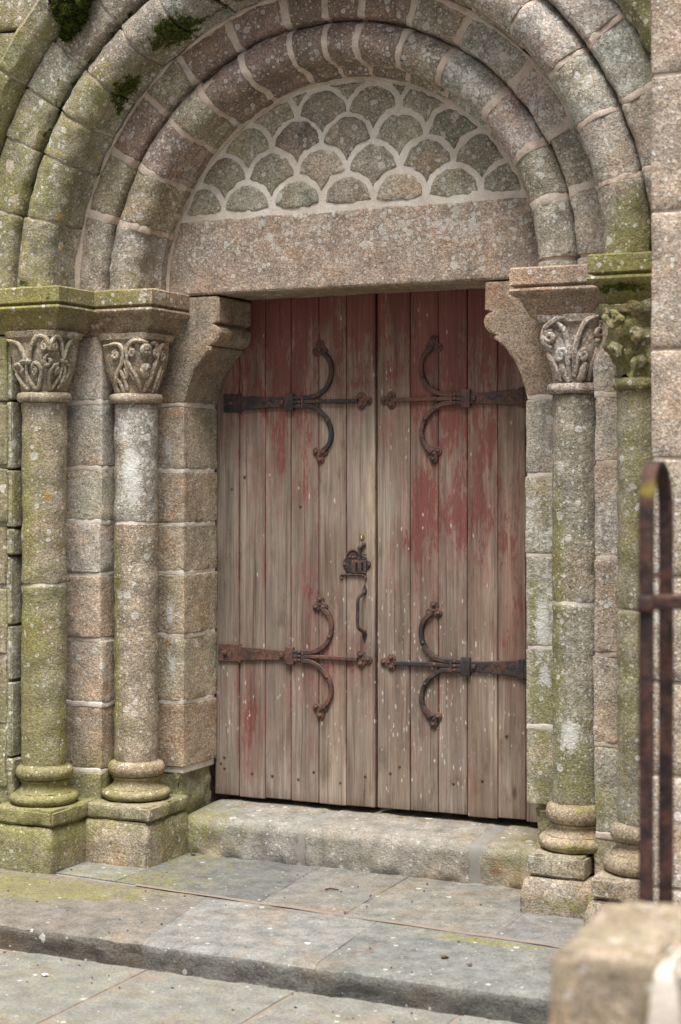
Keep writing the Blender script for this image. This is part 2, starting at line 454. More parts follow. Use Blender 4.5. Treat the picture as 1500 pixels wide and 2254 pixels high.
def tube(pts, r, n=8, flat=None, up=(0, -1, 0)):
    """sweep a round (or flat x/y) section along points"""
    P = [Vector(p) for p in pts]; V, F = [], []
    R = r if hasattr(r, '__len__') else [r] * len(P)
    for i, p in enumerate(P):
        t = (P[min(i + 1, len(P) - 1)] - P[max(i - 1, 0)]).normalized()
        u = Vector(up); u = (u - t * u.dot(t))
        if u.length < 1e-4: u = Vector((1, 0, 0)) - t * t.x
        u.normalize(); v = t.cross(u)
        for k in range(n):
            a = 2 * math.pi * (k + .5) / n
            ca, sa = math.cos(a), math.sin(a)
            if flat:   # squared section
                e = .45
                ca = math.copysign(abs(ca) ** e, ca) * flat[0]; sa = math.copysign(abs(sa) ** e, sa) * flat[1]
            V.append(p + (v * ca + u * sa) * R[i])
    for i in range(len(P) - 1):
        for k in range(n): F.append((i * n + k, i * n + (k + 1) % n, (i + 1) * n + (k + 1) % n, (i + 1) * n + k))
    F.append(tuple(range(n))); F.append(tuple(range((len(P) - 1) * n, len(P) * n)))
    return [tuple(v) for v in V], F
def smooth_path(pts, per=5):
    """Catmull-Rom through the points"""
    P = [np.array(p, float) for p in pts]; P = [2 * P[0] - P[1]] + P + [2 * P[-1] - P[-2]]
    out = []
    for i in range(1, len(P) - 2):
        for k in range(per):
            t = k / per
            out.append(.5 * ((2 * P[i]) + (P[i + 1] - P[i - 1]) * t + (2 * P[i - 1] - 5 * P[i] + 4 * P[i + 1] - P[i + 2]) * t * t + (3 * P[i] - P[i - 1] - 3 * P[i + 1] + P[i + 2]) * t ** 3))
    out.append(P[-2])
    return out
def merge(parts):
    V, F = [], []
    for v, f in parts:
        o = len(V); V += [tuple(p) for p in v]; F += [tuple(i + o for i in q) for q in f]
    return V, F
def plate(poly, y0, y1, bev=.003, rings=(1.0,)):
    """polygon in x-z standing on plane y1, front at y0, star-shaped about its centre"""
    P = np.array(poly); c = P.mean(0); n = len(P)
    R = [(P, y1), (P, y0 + bev), (inset(P, bev * .4), y0 + bev * .35), (inset(P, bev), y0)]
    for k in (.75, .45, .2): R.append((c + (inset(P, bev) - c) * k, y0))
    V, F = [], []
    for q, y in R: V += [(a, y, b) for a, b in q]
    for i in range(len(R) - 1):
        for j in range(n): F.append((i * n + j, i * n + (j + 1) % n, (i + 1) * n + (j + 1) % n, (i + 1) * n + j))
    F.append(tuple(range((len(R) - 1) * n, len(R) * n))); F.append(tuple(range(n)))
    return V, F
def dome(x, y, z, r, h, n=10):
    prof = [(r, 0), (r * .95, h * .35), (r * .75, h * .7), (r * .4, h * .95), (r * .08, h)]
    V, F = [], []
    for q, d in prof: V += [(x + q * math.cos(2 * math.pi * i / n), y - d, z + q * math.sin(2 * math.pi * i / n)) for i in range(n)]
    for j in range(len(prof) - 1):
        for i in range(n): F.append((j * n + i, j * n + (i + 1) % n, (j + 1) * n + (i + 1) % n, (j + 1) * n + i))
    F.append(tuple(range((len(prof) - 1) * n, len(prof) * n)))
    return V, F

ZS = 2.335       # springing line
ZP = 0.09        # platform top
#@@WEAR
# algae
for a in [(-1.0, -.5, 2.31, .6, .25, .06, .75), (-1.25, -.5, 2.25, .35, .3, .09, .5), (-.86, -.3, 2.31, .13, .2, .05, .35),
          (-1.17, -.48, 1.45, .06, .12, .30, .95), (-1.15, -.48, .95, .06, .1, .3, .5), (-1.15, -.47, 1.0, .07, .1, .35, .5), (-1.12, -.45, .6, .12, .15, .15, .55),
          (-.915, -.22, 1.15, .042, .08, .25, .98), (-.91, -.22, .75, .036, .08, .25, .75), (-.83, -.24, .62, .03, .05, .06, .5),
          (-1.12, -.45, .36, .25, .3, .10, .70), (-.88, -.2, .34, .22, .25, .09, .45), (-.9, -.2, .24, .3, .3, .05, .35),
          (-1.1, -.5, .22, .25, .3, .05, .5), (-.78, -.02, .33, .12, .2, .14, .45), (-1.0, -.2, .4, .1, .2, .15, .5),
          (-1.35, -.5, .4, .2, .4, .5, .45), (-1.35, -.5, 1.3, .12, .3, .5, .45),
          (-.95, -.75, .09, .5, .18, .05, .8), (-1.3, -1.1, .09, .4, .5, .05, .5), (-.6, -.45, .09, .25, .2, .04, .45),
          (-.70, 0, .2, .14, .2, .12, .5), (.70, .05, .2, .14, .25, .12, .3), (.85, -.74, .09, .25, .04, .04, .75), (.45, -.66, .09, .2, .03, .04, .4),
          (1.25, -.5, 2.31, .22, .2, .10, .95), (1.26, -.38, 2.46, .10, .2, .11, .98), (1.22, -.45, 2.05, .12, .15, .15, .5),
          (1.30, -.45, 1.55, .08, .15, .35, .5), (1.24, -.45, .95, .07, .12, .45, .45), (.785, 0, .80, .07, .1, .18, .98), (.775, 0, 1.1, .045, .1, .15, .9), (.80, 0, 1.5, .05, .1, .1, .5),
          (.80, 0, .45, .12, .2, .14, .55), (.91, -.22, 1.3, .04, .06, .35, .75), (.97, -.24, .60, .075, .1, .14, .99), (.91, -.22, .9, .035, .08, .2, .65),
          (1.08, -.24, .45, .1, .1, .12, .6), (.98, -.25, .31, .16, .2, .03, .6), (1.0, -.34, .13, .2, .1, .04, .5), (1.15, -.35, .15, .1, .1, .05, .6),
          (-1.2, -.42, 2.55, .3, .2, .25, .32), (-1.45, -.45, 2.95, .13, .2, .4, .55), (-1.4, -.45, 3.3, .2, .2, .25, .5), (1.45, -.42, 3.2, .2, .2, .5, .9),
          (-1.0, -.4, 3.0, .3, .2, .3, .34), (-1.25, -.45, 2.7, .25, .2, .45, .42), (-1.05, -.5, 2.30, .5, .25, .06, .5), (-.9, -.35, 3.15, .12, .1, .12, .35), (-.80, -.28, 3.1, .12, .1, .12, .45), (-.62, -.3, 3.27, .15, .1, .1, .5), (-.7, 0, .12, .3, .3, .15, .3), (-1.3, -.45, 2.05, .12, .3, .2, .4), (-.85, -.15, 2.42, .09, .15, .08, .35)]: blob('moss', *a)
blob('moss', 0, .14, 2.327, .6, .16, .02, .55)
blob('rust', .53, -1.0, .09, .09, .25, .05, .62); blob('rust', -.3, -1.05, .09, .12, .1, .05, .5)
blob('dark', 0, -1.225, .025, 9, .03, .055, .9)  # shade on the upright riser face, painted in as a dark band
for a in [(-.60, -.33, 3.30, .11, .09, .085, .88), (-.52, -.30, 3.32, .09, .08, .04, .55), (-.80, -.30, 3.10, .095, .08, .085, .84), (-1.20, -.42, 3.02, .03, .06, .2, .5), (-1.08, -.42, 3.2, .1, .06, .12, .45), (-.83, -.26, 3.04, .05, .05, .05, .5), (-1.06, -.34, 3.03, .04, .05, .05, .6), (-.36, -.34, 3.40, .16, .09, .03, .6), (-.97, -.33, 3.12, .07, .03, .07, .5), (-.7, -.34, 3.33, .12, .03, .07, .5), (-1.09, -.42, 2.37, .05, .15, .035, .75),
          (-1.22, -.46, 2.37, .05, .1, .04, .8), (-1.16, -.30, 2.62, .03, .06, .10, .5), (-1.13, -.36, 2.86, .025, .06, .12, .55), (-1.0, -.4, 3.11, .05, .08, .06, .4),
          (1.36, -.45, 2.8, .05, .1, .3, .5), (1.47, -.42, 3.1, .1, .2, .4, .75), (1.22, -.5, 2.225, .15, .1, .025, .75), (1.30, -.3, 2.37, .1, .15, .03, .7),
          (1.27, -.43, 1.90, .1, .1, .02, .5), (-1.02, -.52, 2.30, .04, .1, .05, .5), (.02, -.37, 3.62, .4, .1, .03, .4), (-.55, -.37, 3.44, .15, .1, .05, .55)]: blob('dmoss', *a)
for k in range(14):       # moss creeping along the underside of the outer roll and in its groove, upper left
    a_ = rad(106 + k * 5.0); q_ = random.uniform(.25, .62)
    blob('dmoss', 1.135 * math.cos(a_), -.27, ZS + 1.135 * math.sin(a_), .06, .05, .06, q_ * (1 if k < 9 else .6))
    blob('dmoss', 1.300 * math.cos(a_), -.345, ZS + 1.300 * math.sin(a_), .035, .03, .035, random.uniform(.3, .7))
    blob('dmoss', 1.300 * math.cos(math.pi - a_), -.345, ZS + 1.300 * math.sin(a_), .03, .03, .03, random.uniform(.2, .55))
# white lichen
for a in [(-.83, -.24, 1.62, .06, .1, .2, .93), (-.86, -.24, 1.82, .09, .1, .07, .55), (-.80, -.01, 1.72, .035, .05, .12, .8), (-.79, -.01, 1.06, .035, .05, .09, .9), (-.78, -.01, .82, .03, .05, .12, .85), (-.79, -.01, 1.3, .04, .05, .1, .35),
          (.79, 0, 1.07, .045, .08, .17, .95), (.80, 0, .86, .04, .08, .06, .85), (.8, 0, 1.42, .08, .08, .14, .5), (.97, -.24, .70, .07, .08, .10, .92), (.94, -.24, 1.65, .07, .08, .15, .5), (.96, -.24, 1.2, .09, .08, .3, .35),
          (.96, -.25, 2.02, .08, .1, .1, .6), (0, 0, 2.56, .9, .1, .075, .44), (.45, 0, 2.53, .3, .1, .12, .45), (-.5, 0, 2.5, .25, .1, .07, .3), (.35, -.2, 3.1, .35, .2, .3, .38), (.8, -.25, 2.9, .35, .3, .4, .42), (1.0, -.35, 3.2, .4, .2, .35, .38),
          (-.65, -.2, 2.95, .2, .2, .3, .30), (-.75, -.2, 2.6, .2, .2, .2, .30), (1.13, -.24, 1.5, .07, .05, .2, .45), (1.13, -.24, 1.1, .06, .05, .2, .3), (-.85, -.24, .95, .06, .1, .35, .30),
          (1.34, -.44, 1.62, .03, .05, .2, .8), (-1.02, -.4, 3.2, .1, .1, .1, .5), (-.73, -.2, 2.30, .03, .2, .04, .55), (-1.05, -.24, 1.5, .1, .1, .4, .18)]: blob('lich', *a)
for a in [(-1.08, -.4, 2.72, .07, .2, .16, .6), (-1.14, -.4, 2.5, .08, .2, .08, .5), (-1.3, -.45, 3.5, .25, .2, .2, .55), (1.36, -.4, 2.62, .05, .1, .04, .9), (-1.06, -.48, 1.55, .05, .1, .12, .25)]: blob('orange', *a)
for a in [(-.76, -.01, 1.88, .1, .1, .12, .6), (-.82, -.01, 1.7, .03, .05, .12, .6), (-.81, -.01, .9, .03, .05, .14, .7), (-.80, -.01, 1.35, .05, .05, .12, .5), (-.62, 0, 2.41, .14, .1, .06, .6), (.45, 0, 2.42, .25, .1, .06, .45), (-.2, 0, 2.40, .25, .1, .06, .42),
          (.60, 0, 2.3, .04, .1, .04, .9), (.60, 0, 2.15, .06, .1, .1, .45), (-.60, -.2, 2.865, .03, .1, .03, .98), (-.78, 0, 2.65, .06, .1, .06, .5), (-.62, .1, 2.15, .08, .2, .15, .45), (.98, -.2, 2.95, .10, .1, .16, .55), (-.80, -.1, 1.25, .03, .1, .3, .45), (.62, -.02, .16, .05, .1, .05, .8), (1.1, -.3, .18, .08, .08, .06, .7)]: blob('rust', *a)
for a in [(.15, -.15, 3.33, .5, .3, .13, .45), (.70, -.18, 3.17, .10, .1, .10, .4), (.95, -.18, 2.95, .08, .1, .2, .45), (-.6, -.15, 3.2, .2, .2, .12, .3), (.1, -.19, 3.42, .7, .1, .06, .45), (-.48, 0, 3.0, .2, .1, .15, .25), (.5, 0, 2.95, .2, .1, .15, .35), (.3, 0, 3.07, .3, .1, .06, .45),
          (.76, 0, 2.5, .04, .1, .15, .7), (-.05, -.15, 3.14, .6, .05, .05, .4), (.73, -.1, 1.95, .09, .2, .12, .4), (-1.2, -.36, 2.9, .05, .05, .5, .3), (1.2, -.3, 2.23, .3, .3, .03, .4), (-.9, -.2, 2.2, .4, .3, .03, .35), (.95, -.2, 2.2, .3, .3, .03, .5)]: blob('dark', *a)
# door paint, stains, painted lintel shade, droppings
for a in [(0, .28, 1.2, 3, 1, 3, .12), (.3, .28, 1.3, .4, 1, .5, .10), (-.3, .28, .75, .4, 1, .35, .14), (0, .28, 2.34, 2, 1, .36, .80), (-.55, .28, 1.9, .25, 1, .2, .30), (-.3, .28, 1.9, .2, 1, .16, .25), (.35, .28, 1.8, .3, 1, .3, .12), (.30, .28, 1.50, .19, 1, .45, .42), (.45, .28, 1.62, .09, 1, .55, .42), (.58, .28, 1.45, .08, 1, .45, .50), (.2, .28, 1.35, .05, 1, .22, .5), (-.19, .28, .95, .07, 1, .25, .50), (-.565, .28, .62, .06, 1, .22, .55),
          (-.45, .28, 1.65, .08, 1, .2, .3), (-.33, .28, 1.55, .04, 1, .15, .3), (-.07, .28, .85, .06, 1, .12, .35), (-.3, .28, 1.25, .05, 1, .3, .22), (.58, .28, .95, .05, 1, .3, .3), (.42, .28, .45, .05, 1, .15, .3), (-.3, .28, .9, .07, 1, .2, .25), (.2, .28, 2.0, .2, 1, .2, .3)]: blob('paint', *a)
for a in [(.15, .28, .82, .22, 1, .30, .68), (.38, .28, .72, .18, 1, .25, .62), (.08, .28, 1.1, .1, 1, .18, .35), (-.65, .28, .65, .08, 1, .2, .30), (-.3, .28, .72, .3, 1, .3, .16), (.08, .28, 1.95, .08, 1, .25, .22), (-.07, .28, 1.0, .06, 1, .2, .2), (0, .28, 1.2, 1, 1, 1, .03)]: blob('fleck', *a)
for a in [(.05, .28, 1.75, .05, 1, .14, .65), (-.19, .28, 1.56, .05, 1, .12, .55), (-.57, .28, 1.30, .05, 1, .12, .45), (-.3, .28, 1.4, .03, 1, .1, .45), (-.06, .28, .55, .03, 1, .10, .45), (-.08, .28, 1.2, .08, 1, .15, .35), (0, .28, 2.4, 2, 1, .25, .35), (.6, .28, .45, .06, 1, .12, .35), (-.45, .28, 1.2, .05, 1, .2, .25)]: blob('stain_shade', *a)  # the full-width entry paints the lintel's shade across the door top
for a in [(-.01, .28, 1.5, .03, 1, .5, .55), (-.06, .28, 1.5, .08, 1, .35, .30), (-.3, .28, .35, .5, 1, .13, .35)]: blob('pale', *a)
blob('moss', .3, .28, .38, .35, .06, .25, .35)

#@@BUILD
# ================================================================== SETTING
def grid_sheet(x0, x1, y0, y1, z, n):
    xs, ys = np.linspace(x0, x1, n), np.linspace(y0, y1, n)
    V = [(x, y, z) for y in ys for x in xs]
    F = [(j * n + i, j * n + i + 1, (j + 1) * n + i + 1, (j + 1) * n + i) for j in range(n - 1) for i in range(n - 1)]
    return V, F
GREY = [(.190, .182, .166), (.184, .178, .166), (.194, .185, .168), (.188, .180, .162)]
ground = make('ground', *grid_sheet(-60, 60, -70, 50, -.012, 61), M['paving'], None, (.19, .185, .172), kind='structure')
pavement = bpy.data.objects.new('pavement', None); COL.objects.link(pavement)
pavement['kind'] = 'structure'; pavement.location = (0, -2.4, 0)
xs = [-2.82, -2.30, -1.76, -1.22, -.68, -.137, .402, .95, 1.5, 2.05, 2.6, 3.15]
for i in range(len(xs) - 1):
    y = -1.19
    for j, dy in enumerate((.93, .78, 1.02, .86) if i % 2 else (1.35, .9, .8, .6)):
        stone('slab', (xs[i] + .007, xs[i + 1] - .007, y - dy + .005, y, -.06, random.uniform(-.001, .001)), pavement, tuple(c * 1.05 for c in random.choice(GREY)), res=.06, r=.0015, amp=.0014, freq=6, mat='paving', moss=.22 if y > -1.3 else .05, lich=.012)
        y -= dy
V, F = grid_sheet(-2.82, 3.15, -4.9, -1.19, -.0022, 40)
make('joint_mortar', V, F, M['joint'], pavement)

# low platform step in front of the portal
plat = empty('platform_step', (0, -.7, 0), 'low grey granite step with rough dark riser spanning below the doorway', 'step')
def platslab(x0, x1, y0, y1, tint, skew0, skew1, front, **kw):
    """flush paving slab; x edges lean by skew, back/front edge follows the slightly oblique red joint"""
    P, F = rbox(0, 1, 0, 1, -.05, ZP + random.uniform(-.0008, .0008), res=.03, r=.002, resz=.02)
    P[:, 0] = np.clip(P[:, 0], 0, 1); P[:, 1] = np.clip(P[:, 1], 0, 1)
    u, v = P[:, 0].copy(), P[:, 1].copy()
    Y0 = y0(x0 + (x1 - x0) * u) if callable(y0) else y0
    Y1 = y1(x0 + (x1 - x0) * u) if callable(y1) else y1
    P[:, 1] = Y0 + (Y1 - Y0) * v
    P[:, 0] = (x0 + skew0 * v) * (1 - u) + (x1 + skew1 * v) * u
    if front:
        k = np.clip(1 - v / .10, 0, 1)
        lowz = np.clip((ZP - P[:, 2]) / .05, 0, 1)
        for i in np.nonzero(k > 0)[0]:
            f = noise.fractal(Vector(P[i]) * 17, .6, 2, 5)
            P[i, 1] += k[i] * ((.013 * f - .002) * (.35 + .65 * lowz[i]) + .010 * (1 - lowz[i]) * 0)
            P[i, 2] -= k[i] ** 3 * (1 - lowz[i]) * (.012 + .006 * f)
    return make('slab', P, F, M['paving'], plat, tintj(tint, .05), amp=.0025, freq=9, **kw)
redy = lambda x: -.613 - .075 * x
fx = [(-2.8, 0), (-2.05, 0), (-1.20, -.03), (-.165, -.10), (.462, -.04), (1.42, 0), (2.3, 0), (3.1, 0)]
for i in range(len(fx) - 1):
    x = fx[i][0]
    t = ((.180, .160, .138) if x == -1.2 else ((.205, .200, .188) if x == -.165 else (.168, .166, .158)))
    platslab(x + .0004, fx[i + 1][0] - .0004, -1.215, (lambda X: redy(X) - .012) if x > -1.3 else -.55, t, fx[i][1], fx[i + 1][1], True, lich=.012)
bx = [(-2.8, 0), (-1.9, 0), (-1.25, 0), (-.70, 0), (-.065, -.04), (.283, -.02), (.85, -.03), (1.45, 0), (2.3, 0), (3.1, 0)]
for i in range(len(bx) - 1):
    x = bx[i][0]
    t = (.128, .126, .120) if x == -.70 else random.choice(GREY)
    platslab(x + .0006, bx[i + 1][0] - .0006, (lambda X: redy(X) + .012) if x > -1.3 else -.545, .02, t, bx[i][1], bx[i + 1][1], False, lich=.01, moss=.10)
V, F = rbox(-2.8, 3.1, -1.19, .3, -.05, ZP - .0055, res=.1, r=.004)
P = np.array(V); 
make('mortar_bed', P, F, M['cement'], plat)
V = []; F = []; nn = 60
for i in range(nn + 1):
    x = -.60 + 1.9 * i / nn; yc = -.613 - .075 * x + .006 * noise.noise(Vector((x * 6, 0, 0))); h = max(.001, .011 + .016 * noise.noise(Vector((x * 4, 4, 0))))
    V += [(x, yc - h, ZP + .0006), (x, yc + h, ZP + .0006)]
    if i: F.append((2 * i - 2, 2 * i - 1, 2 * i + 1, 2 * i))
make('joint_mortar', V, F, M['joint'], plat, smooth=True)

# threshold: three big worn stones with cement between
thr = empty('threshold', (0, .15, ZP), 'worn granite threshold of three rounded stones directly under the door', 'threshold')
def thrwarp(P):
    P = P.copy()
    f = np.clip(1 - (P[:, 1] + .01) / .30, 0, 1) * np.clip((P[:, 2] - .16) / .07, 0, 1)
    P[:, 2] -= f * .020
    low = np.clip((.2 - P[:, 2]) / .1, 0, 1) * np.clip(1 - (P[:, 1] + .01) / .05, 0, 1)
    for i in np.nonzero(low > 0)[0]: P[i, 1] += low[i] * .018 * noise.fractal(Vector(P[i]) * 13, .7, 2, 4)
    return P
for a, b, t, kw in [(-.745, -.199, (.250, .242, .214), dict(moss=.08)), (-.192, .518, (.272, .256, .220), dict(rust=.05)), (.533, .835, (.27, .248, .19), dict(moss=.15, rust=.2))]:
    P, F = rbox(a, b, -.012, .62, ZP - .03, .253, res=.022, r=.030, wear=.010, resy=.035)
    make('threshold_stone', thrwarp(P), F, M['paving'], thr, t, amp=.005, freq=8, lich=.04, **kw)
P, F = rbox(-.75, .835, -.004, .6, ZP - .03, .249, res=.04, r=.028)
make('cement_joint', thrwarp(P), F, M['cement'], thr, amp=.003)
P, F = rbox(-.72, .55, -.002, .03, ZP - .03, .118, res=.03, r=.01)
make('cement_joint', P, F, M['cement'], thr, amp=.006, freq=12)

# ================================================================== CHURCH WALL
wall = empty('church_wall', (-1.9, 0, 0), 'weathered granite wall of the church around the arched doorway', 'wall')
core = [(-3.4, -1.30, -.42, .75, -.05, 2.30), (-1.32, -1.00, -.20, .75, -.05, 2.32), (-1.02, -.80, .03, .75, -.05, 2.34),
        (.80, 1.12, .03, .75, -.05, 2.34), (1.10, 1.35, -.20, .75, -.05, 2.32), (1.33, 3.4, -.42, .75, -.05, 2.30),
        (-.82, .82, .45, .75, -.05, 2.34), (-3.4, 3.4, .34, .75, 2.32, 4.6), (-3.4, 3.4, -.30, .36, 4.02, 4.6)]
make('mortar_core', *merge([rbox(*b, res=.25, r=.01) for b in core]), M['mortar'], wall, dark=.3, moss=.2)
MW = [(.33, .275, .20), (.30, .265, .195), (.32, .26, .19), (.34, .28, .215)]
zz = [ZP - .04, .38, .62, .90, 1.17, 1.415, 1.64, 1.89, 2.15]
for i in range(len(zz) - 1):
    xs = [-3.4, -2.75 - .2 * (i % 2), -2.2 + .1 * (i % 3), -1.75 - .15 * (i % 2), -1.29 - .025 * (i % 2)]
    xs[-1] = -1.243 - random.uniform(0, .008)
    for a, b in zip(xs[:-1], xs[1:]):
        near = b > -1.4
        stone('stone', (a + .008, b - (0 if near else .008), -.478, -.15 if near else -.3, zz[i] + .008, zz[i + 1] - .008), wall, random.choice(MW), res=.03 if near else .08, moss=.30, lich=.10, amp=.006, wear=.012)
# reveal stones behind the outer left column
zz = [ZP, .50, .80, 1.02, 1.29, 1.40, 1.63, 1.90, 2.16]
for i in range(len(zz) - 1):
    stone('stone', (-1.36, -1.225 + random.uniform(-.008, .006), -.468, -.18, zz[i] + .005, zz[i + 1] - .005), wall, (.34, .305, .26), res=.025, moss=.15, lich=.3, dark=.1, amp=.007, wear=.012)
# ashlar beyond the hood mould, cut back to its curve
def hoodcut(P):
    P = P.copy()
    dz = P[:, 2] - ZS
    lim = np.sqrt(np.maximum(1.578 ** 2 - dz ** 2, 0))
    s = np.sign(P[:, 0])
    k = (dz < 1.57) & (np.abs(P[:, 0]) < lim)
    P[k, 0] = (s * lim)[k]
    return P
rows = [2.15, 2.46, 2.78, 3.08, 3.36, 3.62, 3.915]
for i in range(len(rows) - 1):
    z0, z1 = rows[i], rows[i + 1]
    dz = min(abs(z0 - ZS) if z0 > ZS else 0, 1.57); lim = math.sqrt(1.578 ** 2 - min(dz, 1.5) ** 2)
    lim1 = math.sqrt(max(1.578 ** 2 - max(z1 - ZS, 0) ** 2, .0))
    a = lim1 + .12
    for s in (-1, 1):
        cuts = [min(lim1, lim) - .02, lim + .30 + .12 * (i % 2), lim + .85 + .1 * (i % 2), lim + 1.35, 3.4]
        if cuts[0] < .2: cuts[0] = .01
        for p, q in zip(cuts[:-1], cuts[1:]):
            if q - p < .05: continue
            b = (p + .007, q - .007) if s > 0 else (-q + .007, -p - .007)
            stone('stone', (*b, -.425, -.05, z0 + .007, z1 - .007), wall, random.choice(MW), res=.03 if p < 1.9 else .08, warp=hoodcut if p == cuts[0] else None, moss=.28, lich=.18, orange=.12, amp=.006)
stone('stone', (-3.4, 0, -.425, -.05, 3.925, 4.25), wall, MW[1], res=.08)
stone('stone', (0.008, 3.4, -.425, -.05, 3.925, 4.25), wall, MW[2], res=.08)

# ================================================================== ARCH ORDERS
def arcpts(cr, cy, r, a0, a1, n):
    return [(cr + r * math.cos(rad(a0 + (a1 - a0) * i / n)), cy + r * math.sin(rad(a0 + (a1 - a0) * i / n))) for i in range(n + 1)]
# profiles as (radius, y)
P1 = [(.800, .10), (.802, -.052), (.818, -.062), (.826, -.070)] + arcpts(.902, -.132, .077, 195, 357, 14)[1:] + [(.980, -.152), (.983, -.180), (.990, -.194), (1.000, -.200), (1.095, -.202), (1.108, -.195), (1.108, .10)]
P2 = [(1.112, .10), (1.112, -.208), (1.120, -.228), (1.124, -.250)] + arcpts(1.206, -.310, .086, 190, 355, 14)[1:] + [(1.295, -.335), (1.298, -.366), (1.306, -.382), (1.316, -.389), (1.446, -.392), (1.458, -.384), (1.458, .10)]
P3 = [(1.462, .10), (1.462, -.405), (1.475, -.425), (1.500, -.455), (1.555, -.470), (1.572, -.460), (1.574, .10)]
A1 = [-.2, 2.1, 15.5, 28.0, 41.8, 57.6, 69.8, 81.2, 89.9, 99.0, 112.2, 125.0, 135.3, 148.8, 162.9, 180.2]
T1 = [(.34, .30, .25), (.34, .295, .245), (.35, .295, .24), (.36, .31, .265), (.37, .33, .29), (.34, .255, .205), (.30, .215, .17), (.265, .19, .15), (.275, .20, .155), (.26, .18, .145), (.275, .19, .155), (.33, .265, .195), (.33, .25, .20), (.35, .28, .20), (.33, .285, .235)]
A2 = [-.2, 12.5, 23.4, 34.1, 45.5, 57, 68, 79, 90, 100, 109.8, 119.2, 128.4, 138.1, 146.5, 154.8, 166.5, 180.2]
T2 = [(.32, .285, .235), (.33, .30, .25), (.33, .30, .265), (.34, .295, .25), (.33, .275, .225)] + [(.31, .27, .22)] * 5 + [(.30, .28, .235), (.31, .28, .225), (.31, .28, .22), (.33, .295, .24), (.32, .29, .235), (.32, .28, .215), (.32, .275, .21)]
def order(name, prof, angs, tints, gap, label, r_core, kw):
    root = empty(name, (0, -.1, ZS), label, 'arch')
    rm = sum(p[0] for p in prof) / len(prof)
    for i in range(len(angs) - 1):
        g0 = gap(i) / 2 / rm * 57.3; g1 = gap(i + 1) / 2 / rm * 57.3
        V, F = arc_sweep(prof, angs[i] + (g0 if i else 0), angs[i + 1] - (g1 if i < len(angs) - 2 else 0), ZS, .018, .0035)
        # courses are not perfectly true
        V = np.array(V); V[:, 1] += random.uniform(-.006, .005); am_ = rad((angs[i] + angs[i + 1]) / 2); rr_ = random.uniform(-.004, .004); V[:, 0] += rr_ * math.cos(am_); V[:, 2] += rr_ * math.sin(am_)
        make('voussoir', V, F, M['granite'], root, tintj(tints[i], .09), amp=.0062, freq=15, **kw)
        if i and gap(i) > .012:
            pm = [(p[0], min(p[1] + .0, .05)) for p in prof]
            V, F = arc_sweep([tuple(q) for q in inset(densify(pm, .03), -.0002)], angs[i] - g0 * random.uniform(1.0, 1.5), angs[i] + g0 * random.uniform(1.0, 1.5), ZS, .012, .002)
            make('mortar_joint', V, F, M['mortar'], root, amp=.006, freq=24, dark=.16)
    core = inset(densify(prof, .03), .008)
    V, F = arc_sweep([tuple(p) for p in core], -.2, 180.2, ZS, .03, 0)
    make('joint_mortar', V, F, M['mortar'], root, amp=.0035, freq=16)
    return root
order('arch_order', P1, A1, T1, lambda i: .024 if 1 < i < 15 else .012, 'inner round arch with thick roll moulding and wide pale joints around the tympanum', .9, dict(lich=.16))
order('arch_order', P2, A2, T2, lambda i: .016 if i < 6 else .009, 'outer round arch with mossy roll moulding and a flat face ring', 1.2, dict(lich=.14, moss=.08))
order('hood_mould', P3, [-8, 10, 27, 44, 60, 75, 90, 105, 120, 131.2, 133.5, 146, 158, 172, 188], [(.31, .275, .20)] * 14, lambda i: .012, 'outermost mossy hood moulding curving over the outer arch', 1.5, dict(moss=.42, lich=.06))

# ================================================================== TYMPANUM AND LINTEL
for nm, rr_, yy_, wd_ in (('mortar_fillet', 1.104, -.199, .013), ('mortar_fillet', .803, -.001, .012)):
    pts = [(rr_ * math.cos(rad(a)), yy_, ZS + rr_ * math.sin(rad(a))) for a in np.linspace(.3, 179.7, 150)]
    root_ = bpy.data.objects['arch_order']
    V, F = tube(pts, [wd_ * max(.15, .8 + .9 * noise.fractal(Vector(p) * 7, .8, 2, 3)) for p in pts], 8)
    make(nm, V, F, M['mortar'], root_, amp=.004, freq=25, dark=.08)
tym = empty('tympanum', (0, .1, 2.63), 'half-round tympanum of fish-scale stones outlined in white mortar above the lintel', 'tympanum')
V, F = [], []
R_ = .808; z0 = 2.62; nx_, nz_ = 60, 36
for j in range(nz_ + 1):
    z = z0 + (ZS + R_ - .0005 - z0) * j / nz_; h = math.sqrt(max(R_ ** 2 - (z - ZS) ** 2, 1e-6))
    for i in range(nx_ + 1): V.append((-h + 2 * h * i / nx_, .0012 * math.sin(i * 1.7 + j * 2.1), z))
F = [(j * (nx_ + 1) + i, j * (nx_ + 1) + i + 1, (j + 1) * (nx_ + 1) + i + 1, (j + 1) * (nx_ + 1) + i) for j in range(nz_) for i in range(nx_)]
nb_ = len(V); V += [(x, .3, z) for x, y, z in V]; F += [tuple(k + nb_ for k in f) for f in F]
make('mortar_bed', V, F, M['white'], tym, amp=.0028, freq=24, dark=.02)
SX, SZ, RS, MO = .2185, .1138, .0985, .021
def scale_inside(x, z, cx, ct):
    if (x * x + (z - ZS) ** 2) > .782 ** 2 or z < 2.652: return False
    c = ct - RS
    if abs(x - cx) > RS: return False
    if z > c and (x - cx) ** 2 + (z - c) ** 2 > RS ** 2: return False
    for s in (-.5, .5):
        if (x - cx - s * SX) ** 2 + (z - c + SZ) ** 2 < (RS + MO) ** 2: return False
    if z < c - .12: return False
    return True
SC = [(.345, .30, .225), (.33, .275, .205), (.355, .31, .24), (.33, .29, .225), (.30, .265, .205)]
